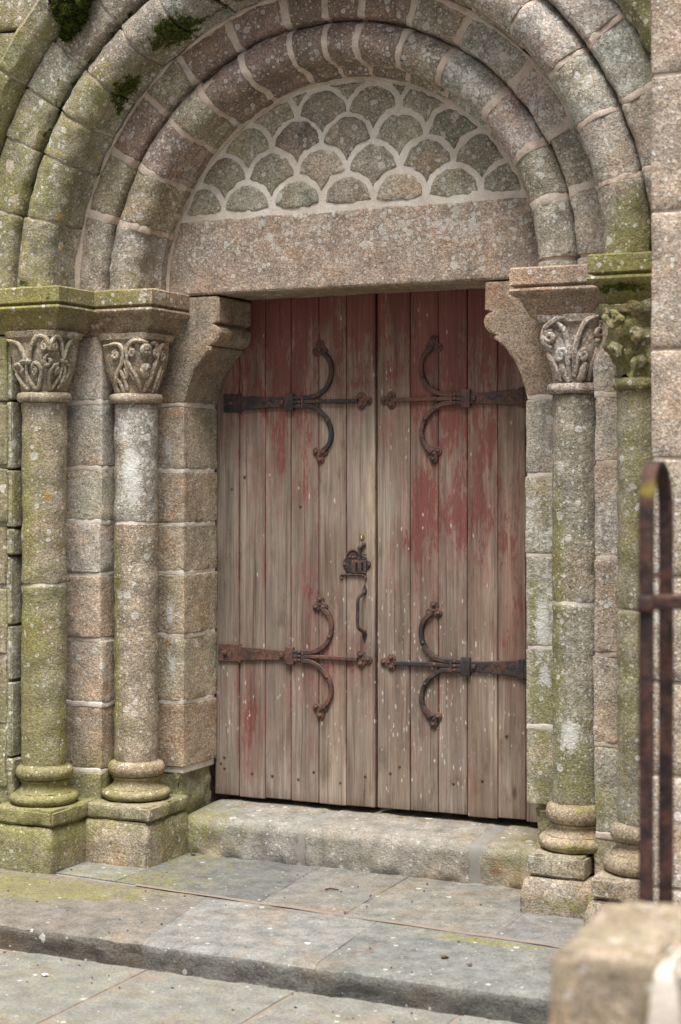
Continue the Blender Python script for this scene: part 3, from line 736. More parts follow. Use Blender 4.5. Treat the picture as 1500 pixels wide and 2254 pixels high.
for k in range(5):
    for i in range(-4, 5):
        cx = .004 + SX * (i + (.5 if k % 2 else 0)); ct = 2.757 + SZ * k
        cx += random.uniform(-.004, .004); ct += random.uniform(-.0035, .0035)
        pts = [(cx + a * .006, ct - RS + b * .006) for a in range(-17, 18) for b in range(-24, 18)]
        ins = [p for p in pts if scale_inside(*p, cx, ct)]
        if len(ins) < 26: continue
        px, pz = np.mean(ins, 0)
        if not scale_inside(px, pz, cx, ct): continue
        poly = []
        for a in range(56):
            t = 2 * math.pi * a / 56; d = .0
            while d < .16 and scale_inside(px + (d + .0012) * math.cos(t), pz + (d + .0012) * math.sin(t), cx, ct): d += .0012
            d += .0075 * noise.noise(Vector((px * 9 + 2.2 * math.cos(t), pz * 9 + 2.2 * math.sin(t), k)))
            poly.append((px + d * math.cos(t), pz + d * math.sin(t)))
        t = (.27, .20, .165) if (k == 2 and i == -1) else random.choice(SC)
        V, F = plate(poly, -.0055 + random.uniform(-.002, .002), .03, .006)
        make('scale_stone', V, F, M['granite'], tym, tintj(t, .07), amp=.004, freq=16, lich=.12)
def lintelwarp(P):
    P = P.copy(); lim = np.sqrt(np.maximum(.803 ** 2 - (P[:, 2] - ZS) ** 2, .01))
    P[:, 0] = np.clip(P[:, 0], -lim, lim); return P
lin_ = stone('lintel', (-.803, .803, -.004, .272, 2.331, 2.630), None, (.365, .285, .228), res=.016, r=.008, amp=.003, wear=.006, warp=lintelwarp, lich=.05,
             label='long pinkish granite lintel spotted with white lichen above the door', cat='lintel')
lin_.color = (.375, .312, .258, 1)

# ================================================================== DOOR JAMBS WITH CORBELS
CORB = [(2.327, .162), (2.222, .162), (2.217, .146), (2.213, .134), (2.208, .146), (2.197, .161), (2.178, .166), (2.158, .161), (2.140, .147), (2.130, .132), (2.126, .116), (2.122, .126), (2.110, .125), (2.105, .116), (2.073, .081), (2.026, .044), (1.964, .018), (1.925, .006), (1.903, 0), (1.889, 0)]
cz_, cp_ = np.array([c[0] for c in CORB])[::-1], np.array([c[1] for c in CORB])[::-1]
def corbel(s, root, tint, label):
    xo, xi = .885, .7265
    def wp(P):
        P = P.copy(); f = (xo - np.abs(P[:, 0])) / (xo - xi)
        w_ = .158 + np.interp(P[:, 2], cz_, cp_)
        P[:, 0] = s * (xo - f * w_); return P
    b = (-xo, -xi) if s < 0 else (xi, xo)
    return stone('corbel', (*b, 0, .274, 1.897, 2.324), root, tint, res=.014, resz=.004, r=.006, amp=.0022, wear=.006, warp=wp, label=label)
def course_joint(root, bb, y, z, mat='white', back=.26):
    P, F = rbox(bb[0] + .0015, bb[1] - .0015, y + .0022, back, z - .0125, z + .0125, res=.016, r=.005)
    P[:, 2] += np.array([.006 * noise.noise(Vector((p[0] * 11, p[1] * 11, z * 5))) for p in P])
    make('mortar_joint', P, F, M[mat], root, amp=.0035, freq=32, dark=.26)
for s, zz, side in ((-1, [.425, .688, .959, 1.212, 1.408, 1.627, 1.889], 'left'), (1, [.40, .686, .977, 1.314, 1.608, 1.889], 'right')):
    jam = empty('door_jamb', (s * .8, .13, .24), 'squared granite jamb ' + ('left of the door, warm brown blocks with white joints and a scrolled corbel' if s < 0 else 'right of the door, green algae and white lichen below its corbel'), 'door jamb')
    b = (-.92, -.7265) if s < 0 else (.7265, .93)
    TL = [(.30, .225, .155), (.33, .26, .185), (.335, .26, .185), (.335, .265, .19), (.33, .255, .18), (.36, .285, .21)] if s < 0 else [(.30, .27, .19), (.34, .31, .25), (.33, .30, .24), (.32, .29, .22), (.32, .28, .23)]
    for i in range(len(zz) - 1):
        j = random.uniform(-.003, .003)
        bb = (b[0], b[1] + j) if s < 0 else (b[0] - j, b[1])
        stone('stone', (*bb, 0 + random.uniform(-.002, .002), .274, zz[i] + (.007 if i else .002), zz[i + 1] - .007), jam, tuple(c * 1.30 for c in TL[i]), res=.018, r=.004, amp=.003, wear=.008, freq=11, lich=.12)
        if i: course_joint(jam, bb, -.0005, zz[i])
    def chip(P, s=s):
        P = P.copy(); P[:, 0] += s * .02 * np.clip((P[:, 2] - .2) / .2, 0, 1) * 0
        return P
    bl = (-.92, -.752) if s < 0 else (.752, .93)
    stone('stone', (*bl, .012, .274, .20, zz[0] - .004), jam, (.29, .26, .18), res=.016, r=.02, amp=.02, wear=.03, freq=9, moss=.25)
    corbel(s, jam, (.36, .285, .20) if s < 0 else (.37, .275, .19), None)
    bm_ = (-.91, -.735) if s < 0 else (.735, .92)
    course_joint(jam, b, -.0005, 1.893)
    make('joint_mortar', *rbox(*bm_, .010, .264, .40, 1.90, res=.04, r=.006), M['white'], jam)

# ================================================================== PILASTERS BETWEEN THE COLUMNS
for s, x0, x1, zz, lab in ((-1, -1.22, -.965, [ZP, .43, .694, .954, 1.212, 1.42, 1.636, 1.898, 2.165], 'stepped granite pilaster between the two left columns, evenly coursed with white joints'),
                           (1, 1.058, 1.33, [ZP, .36, .676, .989, 1.318, 1.647, 1.885, 2.165], 'rough brown granite pilaster between the two right columns, beside the lichen-spotted shaft')):
    pil = empty('pilaster', (s * 1.1, -.1, ZP), lab, 'pilaster')
    for i in range(len(zz) - 1):
        t = [(.29, .26, .18), (.30, .235, .165), (.335, .27, .21), (.33, .25, .175), (.335, .285, .235), (.34, .29, .235), (.34, .29, .24), (.35, .295, .25)][i] if s < 0 else [(.31, .26, .19), (.29, .265, .20), (.27, .215, .17), (.265, .195, .155), (.29, .245, .205), (.30, .25, .205), (.32, .275, .22)][i]
        dx = random.uniform(-.004, .004)
        bb = (x0, x1 + dx) if s < 0 else (x0 + dx, x1)
        stone('stone', (*bb, -.24 + random.uniform(-.004, .004), .05, zz[i] + .007, zz[i + 1] - .007), pil, tuple(c * 1.42 for c in t), res=.02, r=.005, amp=.006 if s > 0 else .003, wear=.012 if s > 0 else .007, lich=.10, moss=.3 if i == 0 else 0)
        if i: course_joint(pil, bb, -.2405, zz[i], 'white' if s < 0 else 'mortar', .0)
    bb = (x0 + .01, x1 - .007) if s < 0 else (x0 + .007, x1 - .01)
    make('joint_mortar', *rbox(*bb, -.230, .05, ZP, 2.16, res=.04, r=.006), M['white' if s < 0 else 'mortar'], pil)

# ================================================================== COLUMNS
def bell(cx, cy, phi, v, z0=1.928, z1=2.165, h0=.086, h1=.118, ext=0.0):
    h = h0 + (h1 - h0) * v ** 1.5 + .012 * math.sin(math.pi * min(v * 1.1, 1))
    n = 2 + 4.5 * v
    c, s_ = math.cos(phi), math.sin(phi)
    R = h / (abs(c) ** n + abs(s_) ** n) ** (1 / n) + ext
    return (cx + R * c, cy + R * s_, z0 + (z1 - z0) * v)
VIEW = rad(-55)                       # the capitals' carving is centred on the corner facing out of the porch
def stroke(cx, cy, pts, r, per=5, ext=.002):
    VIEW = rad(-55 if cx < 0 else -82)
    path = smooth_path(pts, per)
    out = [bell(cx, cy, VIEW + math.asin(max(-.98, min(.98, p[0]))), max(.0, min(.98, p[1])), ext=ext) for p in path]
    c = Vector((cx, cy, 2.05))
    V, F = [], []
    n = len(out)
    R = [r * (.55 + .45 * min(1, 4 * i / n, 4 * (n - 1 - i) / n + .25)) for i in range(n)]
    return tube(out, R, 7, up=(math.cos(VIEW), math.sin(VIEW), .15))
def spiral(t, v, rt, rv, turns=1.4, a0=90, sgn=1):
    return [(t + rt * (1 - .8 * k / 12) * math.cos(rad(a0 + sgn * 360 * turns * k / 12)), v + rv * (1 - .8 * k / 12) * math.sin(rad(a0 + sgn * 360 * turns * k / 12))) for k in range(13)]
CARV = {
 'scroll': [([(-.98, .86), (-.80, .78), (-.66, .60), (-.58, .50)], .0085), ([(.92, .88), (.80, .80), (.66, .62), (.60, .52)], .0085),
        ([(-.48, .52), (-.42, .72), (-.22, .90), (.0, .90), (.12, .78), (.14, .68)], .0095), ([(.22, .68), (.20, .80), (.30, .90), (.46, .86), (.56, .70), (.60, .56)], .0085),
        (spiral(.0, .74, .085, .085, 1.4, 60, 1), .007), (spiral(.28, .74, .07, .08, 1.3, 120, -1), .0065), (spiral(.12, .50, .13, .11, 1.0, 90, 1), .0075),
        ([(-.78, .50), (-.60, .51), (-.42, .49)], .010), ([(.50, .50), (.62, .52), (.78, .49)], .010),
        ([(-.60, .48), (-.62, .30), (-.50, .14), (-.30, .05), (-.16, .14), (-.10, .30), (-.18, .44), (-.34, .47), (-.42, .38)], .0085),
        ([(-.92, .32), (-.88, .20), (-.78, .10), (-.66, .05), (-.56, .12)], .008), ([(-.90, .32), (-.92, .42), (-.82, .46), (-.74, .38), (-.80, .32)], .0075), (spiral(-.34, .34, .09, .08, 1.3, 90, -1), .0075),
        ([(.60, .48), (.58, .34), (.46, .20), (.30, .06), (.20, .10), (.18, .28), (.28, .42), (.42, .46)], .0085), (spiral(.40, .36, .07, .08, 1.3, 90, 1), .007),
        ([(.66, .46), (.72, .30), (.62, .16), (.52, .06)], .008), ([(.72, .46), (.84, .44), (.86, .32), (.76, .20), (.62, .06)], .0075)],
 'band': [([(-.95, .80), (-.72, .82), (-.56, .78), (-.50, .66), (-.56, .50), (-.70, .36), (-.80, .18), (-.78, .03)], .0085), (spiral(-.72, .64, .09, .08, 1.3, 80, 1), .0075),
        ([(-.40, .30), (-.36, .60), (-.34, .76), (-.14, .86), (.10, .86), (.26, .82)], .009), (spiral(-.18, .68, .09, .09, 1.3, 90, 1), .0075),
        ([(.38, .82), (.55, .84), (.66, .74), (.64, .58), (.50, .36), (.34, .10), (.30, .02)], .009), (spiral(.55, .68, .07, .08, 1.3, 90, -1), .007),
        ([(.72, .60), (.76, .76), (.88, .82), (.97, .78)], .008), (spiral(.88, .64, .06, .08, 1.2, 90, 1), .0065),
        (spiral(.22, .70, .10, .07, 1.0, 0, 1), .016), (spiral(.24, .36, .08, .10, 1.0, 0, 1), .017),
        ([(-.40, .62), (-.26, .44), (-.02, .24), (.16, .04)], .0085), ([(-.46, .56), (-.34, .40), (-.12, .22)], .0065), ([(.62, .54), (.44, .30), (.26, .03)], .008), ([(.72, .58), (.56, .34), (.42, .16)], .0065),
        ([(-.62, .40), (-.50, .26), (-.40, .06)], .0075), ([(-.80, .30), (-.64, .14), (-.56, .02)], .0075), ([(-.48, .42), (-.36, .30), (-.50, .22)], .006), ([(.86, .46), (.74, .22), (.64, .03)], .0075), ([(.92, .40), (.84, .20), (.78, .03)], .0065)],
 'leaf': [([(-.20, .95), (-.45, .93), (-.70, .80), (-.74, .62), (-.58, .52)], .010), (spiral(-.60, .68, .12, .10, 1.4, 60, 1), .009), ([(-.45, .90), (-.22, .76), (-.10, .50), (-.08, .36)], .009),
        ([(.62, .97), (.40, .90), (.22, .70), (.10, .46), (.05, .10)], .010), ([(.66, .90), (.78, .78), (.70, .66)], .009), (spiral(.66, .74, .10, .09, 1.3, 90, -1), .009), ([(.84, .50), (.70, .62), (.58, .60)], .010),
        (spiral(-.36, .40, .10, .09, 1.3, 60, 1), .0085), (spiral(.34, .40, .10, .09, 1.3, 60, 1), .0085), ([(-.36, .50), (-.18, .46), (-.14, .26), (-.10, .03)], .010), ([(-.38, .28), (-.30, .14), (-.16, .02)], .012), ([(.40, .30), (.34, .14), (.24, .02)], .014), ([(.18, .46), (.16, .30), (.08, .10)], .008), ([(-.70, .44), (-.55, .22), (-.45, .03)], .009), ([(.62, .40), (.58, .2), (.56, .03)], .008)],
 'worn': [(spiral(-.62, .82, .14, .09, 1.2, 90, 1), .016), ([(-.25, .62), (-.1, .58), (.05, .5)], .024), ([(-.75, .45), (-.62, .38), (-.5, .36)], .022), ([(-.2, .2), (.0, .18), (.2, .25)], .022)]}
def column(cx, cy, joint, kind, label, tcap, tsh1, tsh2, tbase, box, foot, kw, zb):
    root = empty('column', (cx, cy, ZP), label, 'column')
    z1, z2, z3, z4 = zb            # shaft foot, under upper torus, over lower torus, plinth top
    # shaft drums
    for a, b, t in ((z1 - .004, joint - .003, tsh2), (joint + .003, 1.894, tsh1)):
        r_ = .087; n = max(4, int((b - a) / .022))
        prof = [(r_ - .006, a), (r_ - .001, a + .004)] + [(r_ + .0015 * math.sin(k), a + .01 + (b - a - .02) * k / n) for k in range(n + 1)] + [(r_ - .001, b - .004), (r_ - .006, b)]
        make('shaft', *lathe(prof, cx, cy, 44), M['granite'], root, tintj(t, .03), amp=.0048, freq=10, **{'lich': .10, **kw.get('shaft', {})})
    make('joint_mortar', *lathe([(.083, joint - .02), (.083, joint + .02)], cx, cy, 32), M['white'], root)
    # base: two tori and a scotia
    hz = z4
    prof = [(.05, z1 + .006), (.088, z1 + .004)] + [(.091 + .021 * math.cos(a), (z1 + z2) / 2 + (z1 - z2) / 2 * math.sin(a)) for a in np.linspace(math.pi / 2, -math.pi / 2, 9)] + \
           [(.096, z2 - .004), (.096, z2 - .008), (.090, z2 - .014), (.089, (z2 + z3) / 2), (.097, z3 + .012), (.110, z3 + .004), (.112, z3)] + \
           [(.106 + .030 * math.cos(a), (z3 + hz) / 2 + (z3 - hz) / 2 * math.sin(a)) for a in np.linspace(math.pi / 2, -math.pi / 2, 11)] + [(.1, hz - .002)]
    make('base', *lathe(prof, cx, cy, 56), M['granite'], root, tbase, amp=.004, freq=11, lich=.06, **kw.get('base', {}))
    # plinth slab and footing block
    x0, x1, y0, zs0 = box
    stone('plinth', (x0, x1, y0, .0, zs0, hz), root, tbase, res=.018, r=.010, amp=.005, wear=.016, lich=.05, **kw.get('plinth', {}))
    fx0, fx1, fy0 = foot
    def fw(P):
        P = P.copy(); k = np.clip((P[:, 2] - (zs0 - .06)) / .06, 0, 1) * .016
        P[:, 1] += k * np.clip((fy0 + .1 - P[:, 1]) / .1, 0, 1)
        e = fx1 if cx < 0 else fx0
        P[:, 0] -= (1 if cx < 0 else -1) * k * np.clip(1 - np.abs(P[:, 0] - e) / .08, 0, 1); return P
    stone('footing', (fx0, fx1, fy0, .0, ZP - .02, zs0 - .004), root, tuple(c * .93 for c in tbase), res=.018, r=.010, amp=.005, wear=.014, warp=fw, lich=.05, **kw.get('plinth', {}))
    # capital: astragal + bell + carving
    cap = make('capital', *(lambda n, m_: ([bell(cx, cy, 2 * math.pi * i / n, j / m_, ext=-.007 * min(1, 8 * j / m_) * (1 if j < m_ - 2 else 0)) for j in range(m_ + 1) for i in range(n)],
          [(j * n + i, j * n + (i + 1) % n, (j + 1) * n + (i + 1) % n, (j + 1) * n + i) for j in range(m_) for i in range(n)] + [tuple(range(n)), tuple(range(m_ * n, (m_ + 1) * n))]))(64, 22),
          M['granite'], root, tcap, amp=.004 if kind != 'worn' else .030, freq=14 if kind != 'worn' else 15, **{'lich': .10, 'dark': .12, **kw.get('cap', {})})
    ast = [(.086, 1.890), (.098, 1.891)] + [(.094 + .0135 * math.cos(a), 1.910 - .019 * math.sin(a)) for a in np.linspace(math.pi / 2, -math.pi / 2, 9)] + [(.086, 1.931)]
    make('astragal', *lathe(ast, cx, cy, 44), M['granite'], cap, tcap, amp=.003 if kind != 'worn' else .008, freq=14, **{'lich': .10, **kw.get('cap', {})})
    sh = [bell(cx, cy, 2 * math.pi * i / 64, v, ext=e) for v, e in ((.89, 0), (.90, .006), (.995, .008), (.999, .0)) for i in range(64)]
    make('cap_band', sh, [(j * 64 + i, j * 64 + (i + 1) % 64, (j + 1) * 64 + (i + 1) % 64, (j + 1) * 64 + i) for j in range(3) for i in range(64)], M['granite'], cap, tuple(c * 1.05 for c in tcap), amp=.003, freq=14, **{'lich': .15, **kw.get('cap', {})})
    for pts, r in CARV[kind]:
        V, F = stroke(cx, cy, pts, r * 1.05, 5, .003)
        make('carving', V, F, M['granite'], cap, tuple(min(.5, c * 1.06) for c in tcap), amp=.003 if kind != 'worn' else .012, freq=30, **{'lich': .12, **kw.get('cap', {})})
    return root
column(-.857, -.15, 1.419, 'band', 'inner left column with white lichen on its upper shaft and interlaced carved capital', (.36, .30, .225), (.35, .32, .28), (.335, .26, .185), (.345, .285, .20),
       (-.985, -.700, -.312, .262), (-1.0, -.697, -.325), dict(shaft=dict(moss=.10), cap=dict(rust=.08), base=dict(moss=.15), plinth=dict(moss=.12)), (.471, .416, .366, .322))
column(-1.123, -.40, 1.181, 'scroll', 'outer left column tinted green, its capital carved with interlocking scrolls', (.34, .295, .22), (.33, .275, .20), (.31, .265, .175), (.30, .265, .17),
       (-1.26, -.980, -.553, .262), (-1.30, -.978, -.565), dict(shaft=dict(moss=.34), base=dict(moss=.3), plinth=dict(moss=.3)), (.474, .422, .370, .325))
column(.97, -.15, 1.158, 'leaf', 'inner right column speckled with lichen, its capital carved with curling leaves', (.35, .29, .245), (.31, .265, .205), (.31, .28, .215), (.345, .29, .21),
       (.838, 1.045, -.312, .214), (.818, 1.14, -.336), dict(shaft=dict(moss=.12, lich=.05), cap=dict(lich=.3)), (.452, .386, .343, .292))
column(1.278, -.40, 1.16, 'worn', 'outer right column half hidden behind the buttress, with an eroded mossy capital', (.27, .25, .17), (.31, .275, .205), (.32, .285, .21), (.34, .285, .205),
       (1.14, 1.42, -.553, .218), (1.12, 1.43, -.565), dict(shaft=dict(moss=.22), cap=dict(moss=.35)), (.452, .396, .352, .290))

# ================================================================== IMPOSTS
IMP = [(.26, 2.334), (.008, 2.334), (.001, 2.328), (0, 2.274), (.004, 2.270), (.014, 2.268), (.014, 2.263), (.002, 2.260), (-.002, 2.252), (.001, 2.243), (.009, 2.235), (.020, 2.232), (.026, 2.229), (.042, 2.195), (.060, 2.160), (.10, 2.158)]
def impost(xe, xc, yc, yend, label, tint, **kw):
    """moulded slab: long front from xe to the corner xc, then a return back to yend"""
    prof = densify(IMP[:2], .05, False)[:-1] + densify(IMP[1:], .016, False)
    s = 1 if xc > xe else -1
    nf, nr = max(2, int(abs(xc - xe) / .02)), max(2, int((yend - yc) / .02))
    V, F = [], []
    for i, z in prof:
        V += [(xe + (xc - s * i - xe) * k / nf, yc + i, z) for k in range(nf)] + [(xc - s * i - s * .005, yc + i, z)]
        V += [(xc - s * i, yc + i, z), (xc - s * i, yc + i + .005, z)] + [(xc - s * i, yc + i + (yend - yc - i) * k / nr, z) for k in range(1, nr + 1)]
    n = nf + nr + 3
    for j in range(len(prof) - 1):
        for i in range(n - 1): F.append((j * n + i, j * n + i + 1, (j + 1) * n + i + 1, (j + 1) * n + i))
    F.append(tuple(j * n for j in range(len(prof)))); F.append(tuple(j * n + n - 1 for j in range(len(prof))))
    V = np.array(V)
    return make('impost', V, F, M['granite'], None, tint, amp=.0028, freq=12, label=label, cat='impost', lich=.08, **kw)
impost(-1.03, -.700, -.285, .02, 'moulded impost over the inner left column, green turning reddish towards the door', (.33, .265, .19), rust=.05)
impost(-1.75, -.967, -.525, -.25, 'moulded impost over the outer left column, bright with green algae', (.32, .28, .19), moss=.12)
impost(1.15, .763, -.285, .02, 'clean pinkish moulded impost over the inner right column beside the lintel', (.36, .285, .22))
impost(1.50, 1.123, -.525, -.25, 'thickly mossed yellow-green impost over the outer right column', (.30, .27, .17), moss=.35)
# infill behind the capitals so that no daylight passes
for b in [(-1.30, -.90, -.235, .05, 2.15, 2.325), (-.95, -.72, -.0, .1, 2.15, 2.325), (.76, 1.10, .0, .1, 2.15, 2.325), (1.05, 1.5, -.235, .05, 2.15, 2.325)]:
    stone('stone', b, wall, (.32, .27, .21), res=.03, dark=.2)

# ================================================================== DOOR LEAVES
ZD0, ZD1 = .274, 2.43
def leaf(s, cuts, label):
    root = empty('door_leaf', (s * .36, .30, ZD0), label, 'door')
    for a, b in zip(cuts[:-1], cuts[1:]):
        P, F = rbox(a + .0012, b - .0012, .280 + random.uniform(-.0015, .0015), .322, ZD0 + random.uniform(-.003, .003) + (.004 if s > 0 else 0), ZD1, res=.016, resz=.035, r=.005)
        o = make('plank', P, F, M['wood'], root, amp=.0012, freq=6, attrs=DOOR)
        # paint survives down in the joints
        me = o.data; co = np.empty(len(me.vertices) * 3); me.vertices.foreach_get('co', co); co = co.reshape(-1, 3)
        e = np.minimum(co[:, 0] - co[:, 0].min(), co[:, 0].max() - co[:, 0].min() - (co[:, 0] - co[:, 0].min()))
        at = me.attributes['paint']; v = np.empty(len(co), np.float32); at.data.foreach_get('value', v)
        v = np.where(e < .0045, np.maximum(v, .46), v).astype(np.float32); at.data.foreach_set('value', v)
    # ledges at the back
    for z in (.6, 1.3, 2.0):
        make('ledge', *rbox(cuts[0] + .01, cuts[-1] - .01, .3235, .355, z, z + .14, res=.1, r=.004), M['wood'], root, attrs=DOOR)
    return root
left = leaf(-1, [-.742, -.626, -.504, -.385, -.258, -.134, -.006], 'left door leaf of grey weathered planks with faded red paint, lock and pull handle')
right = leaf(1, [.002, .145, .265, .387, .513, .628, .742], 'right door leaf of worn planks with stronger red paint and pale flecks')
# nail heads and white screw heads on the planks
for root, pts in ((left, [(-.695, .43), (-.712, .405), (-.695, .385), (-.47, .37), (-.35, .365), (-.565, .375), (-.28, .40), (-.05, .40), (-.16, .365), (-.66, 1.55), (-.60, 1.6), (-.34, 1.48)]), (right, [(.06, .42), (.10, .45), (.33, .40), (.45, .42), (.55, .6)])):
    for x, z in pts:
        make('nail_head', *dome(x, .2795, z, .0065, .003, 8), M['iron'], root, attrs=None)

def trefoil_poly(cx, cz, r, rot, n=48):
    out = []
    for k in range(n):
        t = 2 * math.pi * k / n; best = r * .55
        for j in range(3):
            a = rot + j * 2 * math.pi / 3; d = r * .56; rr = r * .50
            b = d * math.cos(t - a); disc = rr * rr - d * d + b * b
            if disc > 0 and b > 0: best = max(best, b + math.sqrt(disc))
        out.append((cx + best * math.cos(t), cz + best * math.sin(t)))
    return out
YP = .280
def hinge(root, s, zc, xe, mat, label):
    X = lambda u: s * u
    hw = [(xe, .037), (xe - .055, .037), (.616, .036), (.608, .028), (.55, .026), (.45, .021), (.405, .021), (.397, .024)] if s < 0 else [(xe, .037), (.602, .037), (.596, .030), (.52, .026), (.45, .021), (.405, .021), (.397, .024)]
    poly = [(X(u), zc + h) for u, h in hw] + [(X(u), zc - h) for u, h in reversed(hw)]
    parts = []
    # tapered strap as a bevelled plate
    V, F = [], []
    for y, ins in ((YP, 0), (YP - .009, 0), (YP - .0115, .0025)):
        for u, h in hw: V.append((X(u), y, zc + h - ins))
        for u, h in hw: V.append((X(u), y, zc - h + ins))
    n = len(hw)
    for L in range(2):
        for i in range(n - 1):
            F.append((L * 2 * n + i, L * 2 * n + i + 1, (L + 1) * 2 * n + i + 1, (L + 1) * 2 * n + i))
            F.append((L * 2 * n + n + i, L * 2 * n + n + i + 1, (L + 1) * 2 * n + n + i + 1, (L + 1) * 2 * n + n + i))
        for i in (0, n - 1): F.append((L * 2 * n + i, L * 2 * n + n + i, (L + 1) * 2 * n + n + i, (L + 1) * 2 * n + i))
    for i in range(n - 1): F.append((4 * n + i, 4 * n + i + 1, 5 * n + i + 1, 5 * n + i))
    parts.append((V, F))
    for y_ in (.0165, 0, -.0165):
        parts.append(tube([(X(.40), YP - .007, zc + y_), (X(.31), YP - .007, zc + y_ * 1.02)], .0078, 8, flat=(1, 1)))
    parts.append(tube(smooth_path([(X(u), YP - .007, zc + d) for u, d in ((.325, 0), (.25, .001), (.16, 0), (.08, -.001))], 4), .0085, 8, flat=(1, 1)))
    parts.append(tube(smooth_path([(X(u), YP - .007, zc + d) for u, d in ((.325, .0168), (.290, .019), (.253, .030), (.220, .055), (.201, .092), (.196, .132), (.207, .170), (.232, .195), (.244, .205))], 5), .0095, 8, flat=(1, 1)))
    parts.append(tube(smooth_path([(X(u), YP - .007, zc + d) for u, d in ((.325, -.0168), (.290, -.020), (.255, -.036), (.222, -.065), (.203, -.102), (.198, -.140), (.209, -.174), (.232, -.198), (.243, -.207))], 5), .0095, 8, flat=(1, 1)))
    h = make('strap_hinge', *merge(parts), mat, root, amp=.0012, freq=40, attrs=('moss',), label=label)
    def sub(name, VF, m_=None): make(name, *VF, m_ or M['iron'], h, attrs=('moss',))
    bxs = lambda a, b, hh, d: rbox(min(X(a), X(b)), max(X(a), X(b)), YP - d, YP - .001, zc - hh, zc + hh, res=.03, r=.003)
    sub('collar', bxs(.405, .366, .036, .019), mat); sub('collar', bxs(.624, .612, .039, .015), mat)
    sub('clip', bxs(.330, .321, .027, .019))
    for u, d, rot in ((.056, 0, (0 if s > 0 else math.pi) + math.pi), (.249, .213, rad(90 if s > 0 else 90)), (.248, -.214, rad(270))):
        rr = .036
        sub('trefoil', plate(trefoil_poly(X(u), zc + d, rr, rot), YP - .008, YP, .003))
        for j in range(3):
            a = rot + j * 2 * math.pi / 3
            sub('rivet', dome(X(u) + rr * .60 * math.cos(a), YP - .007, zc + d + rr * .60 * math.sin(a), .0088, .010))
        sub('rivet', dome(X(u), YP - .007, zc + d, .0065, .007))
    for u, d in ((xe - .035, 0), (.420, 0)):
        sub('rivet', rbox(X(u) - .009, X(u) + .009, YP - .022, YP - .009, zc - .009, zc + .009, res=.02, r=.004))
    for u, d in ((.205, .085), (.213, -.078), (.255, 0), (.34, .0165), (.34, 0), (.34, -.0165)):
        sub('rivet', dome(X(u), YP - .013, zc + d, .0085, .008))
    zg = [(.585 - k * .022, .012 if k % 2 else -.010) for k in range(7)]
    sub('zigzag_line', tube([(X(u), YP - .0115, zc + d) for u, d in zg], .0014, 5), M['rust'])
hinge(left, -1, 1.906, .693, M['black_iron'], 'upper hinge of the left leaf, black with rust')
hinge(left, -1, .869, .720, M['iron'], 'lower hinge of the left leaf, brown rust')
hinge(right, 1, 1.906, .700, M['iron'], 'upper hinge of the right leaf')
hinge(right, 1, .862, .700, M['black_iron'], 'lower hinge of the right leaf, still black near the jamb')

# lock plate, handle, cylinder escutcheon on the left leaf
lp = [(-.148, 1.245), (-.146, 1.262), (-.136, 1.274), (-.128, 1.290), (-.112, 1.302), (-.094, 1.304), (-.080, 1.298), (-.074, 1.284), (-.060, 1.282), (-.046, 1.277), (-.040, 1.266), (-.028, 1.262), (-.024, 1.250), (-.030, 1.236), (-.042, 1.226), (-.046, 1.214), (-.060, 1.208), (-.100, 1.208), (-.122, 1.209), (-.134, 1.219), (-.143, 1.232)]
lock = make('lock_plate', *plate([tuple(p) for p in smooth_path(lp + [lp[0]], 3)[:-1]], YP - .005, YP, .002), M['black_iron'], left, attrs=('moss',), amp=.001, freq=60)
make('keyhole_panel', *rbox(-.107, -.042, YP - .011, YP - .004, 1.213, 1.268, res=.02, r=.002), M['iron'], lock, attrs=('moss',))
for x in (-.083, -.058):
    kh = [(x + .0055 * math.cos(a), 1.252 + .0055 * math.sin(a)) for a in np.linspace(-.9, math.pi + .9, 12)] + [(x - .0035, 1.244), (x - .005, 1.226), (x + .005, 1.226), (x + .0035, 1.244)]
    make('keyhole', *plate(kh, YP - .0125, YP - .010, .0005), M['dark'], lock, attrs=None)
make('scroll_bar', *tube(smooth_path([(-.150, YP - .006, 1.190), (-.156, YP - .006, 1.197), (-.150, YP - .006, 1.206), (-.130, YP - .006, 1.207), (-.09, YP - .006, 1.208), (-.065, YP - .006, 1.207), (-.050, YP - .006, 1.203), (-.044, YP - .006, 1.195), (-.050, YP - .006, 1.189)], 4), .005, 7), M['iron'], lock, attrs=('moss',))
make('arch_rim', *tube(smooth_path([(-.130, YP - .006, 1.285), (-.118, YP - .006, 1.300), (-.100, YP - .006, 1.307), (-.083, YP - .006, 1.301), (-.075, YP - .006, 1.292)], 4), .0048, 7), M['iron'], lock, attrs=('moss',))
make('latch_arm', *tube([(-.072, YP - .008, 1.270), (-.070, YP - .008, 1.300), (-.070, YP - .008, 1.314), (-.060, YP - .007, 1.320), (-.055, YP - .006, 1.326)], .0055, 7), M['iron'], lock, attrs=('moss',))
make('latch_arm', *tube([(-.070, YP - .008, 1.288), (-.040, YP - .008, 1.288)], .0022, 6), M['dark'], lock, attrs=None)
for x, z, r in ((-.072, 1.314, .010), (-.054, 1.329, .010), (-.030, 1.249, .007), (-.055, 1.272, .006), (-.140, 1.247, .006), (-.100, 1.277, .007), (-.115, 1.278, .005), (-.088, 1.276, .005)):
    make('rivet', *dome(x, YP - .005, z, r, .007), M['iron'], lock, attrs=('moss',))
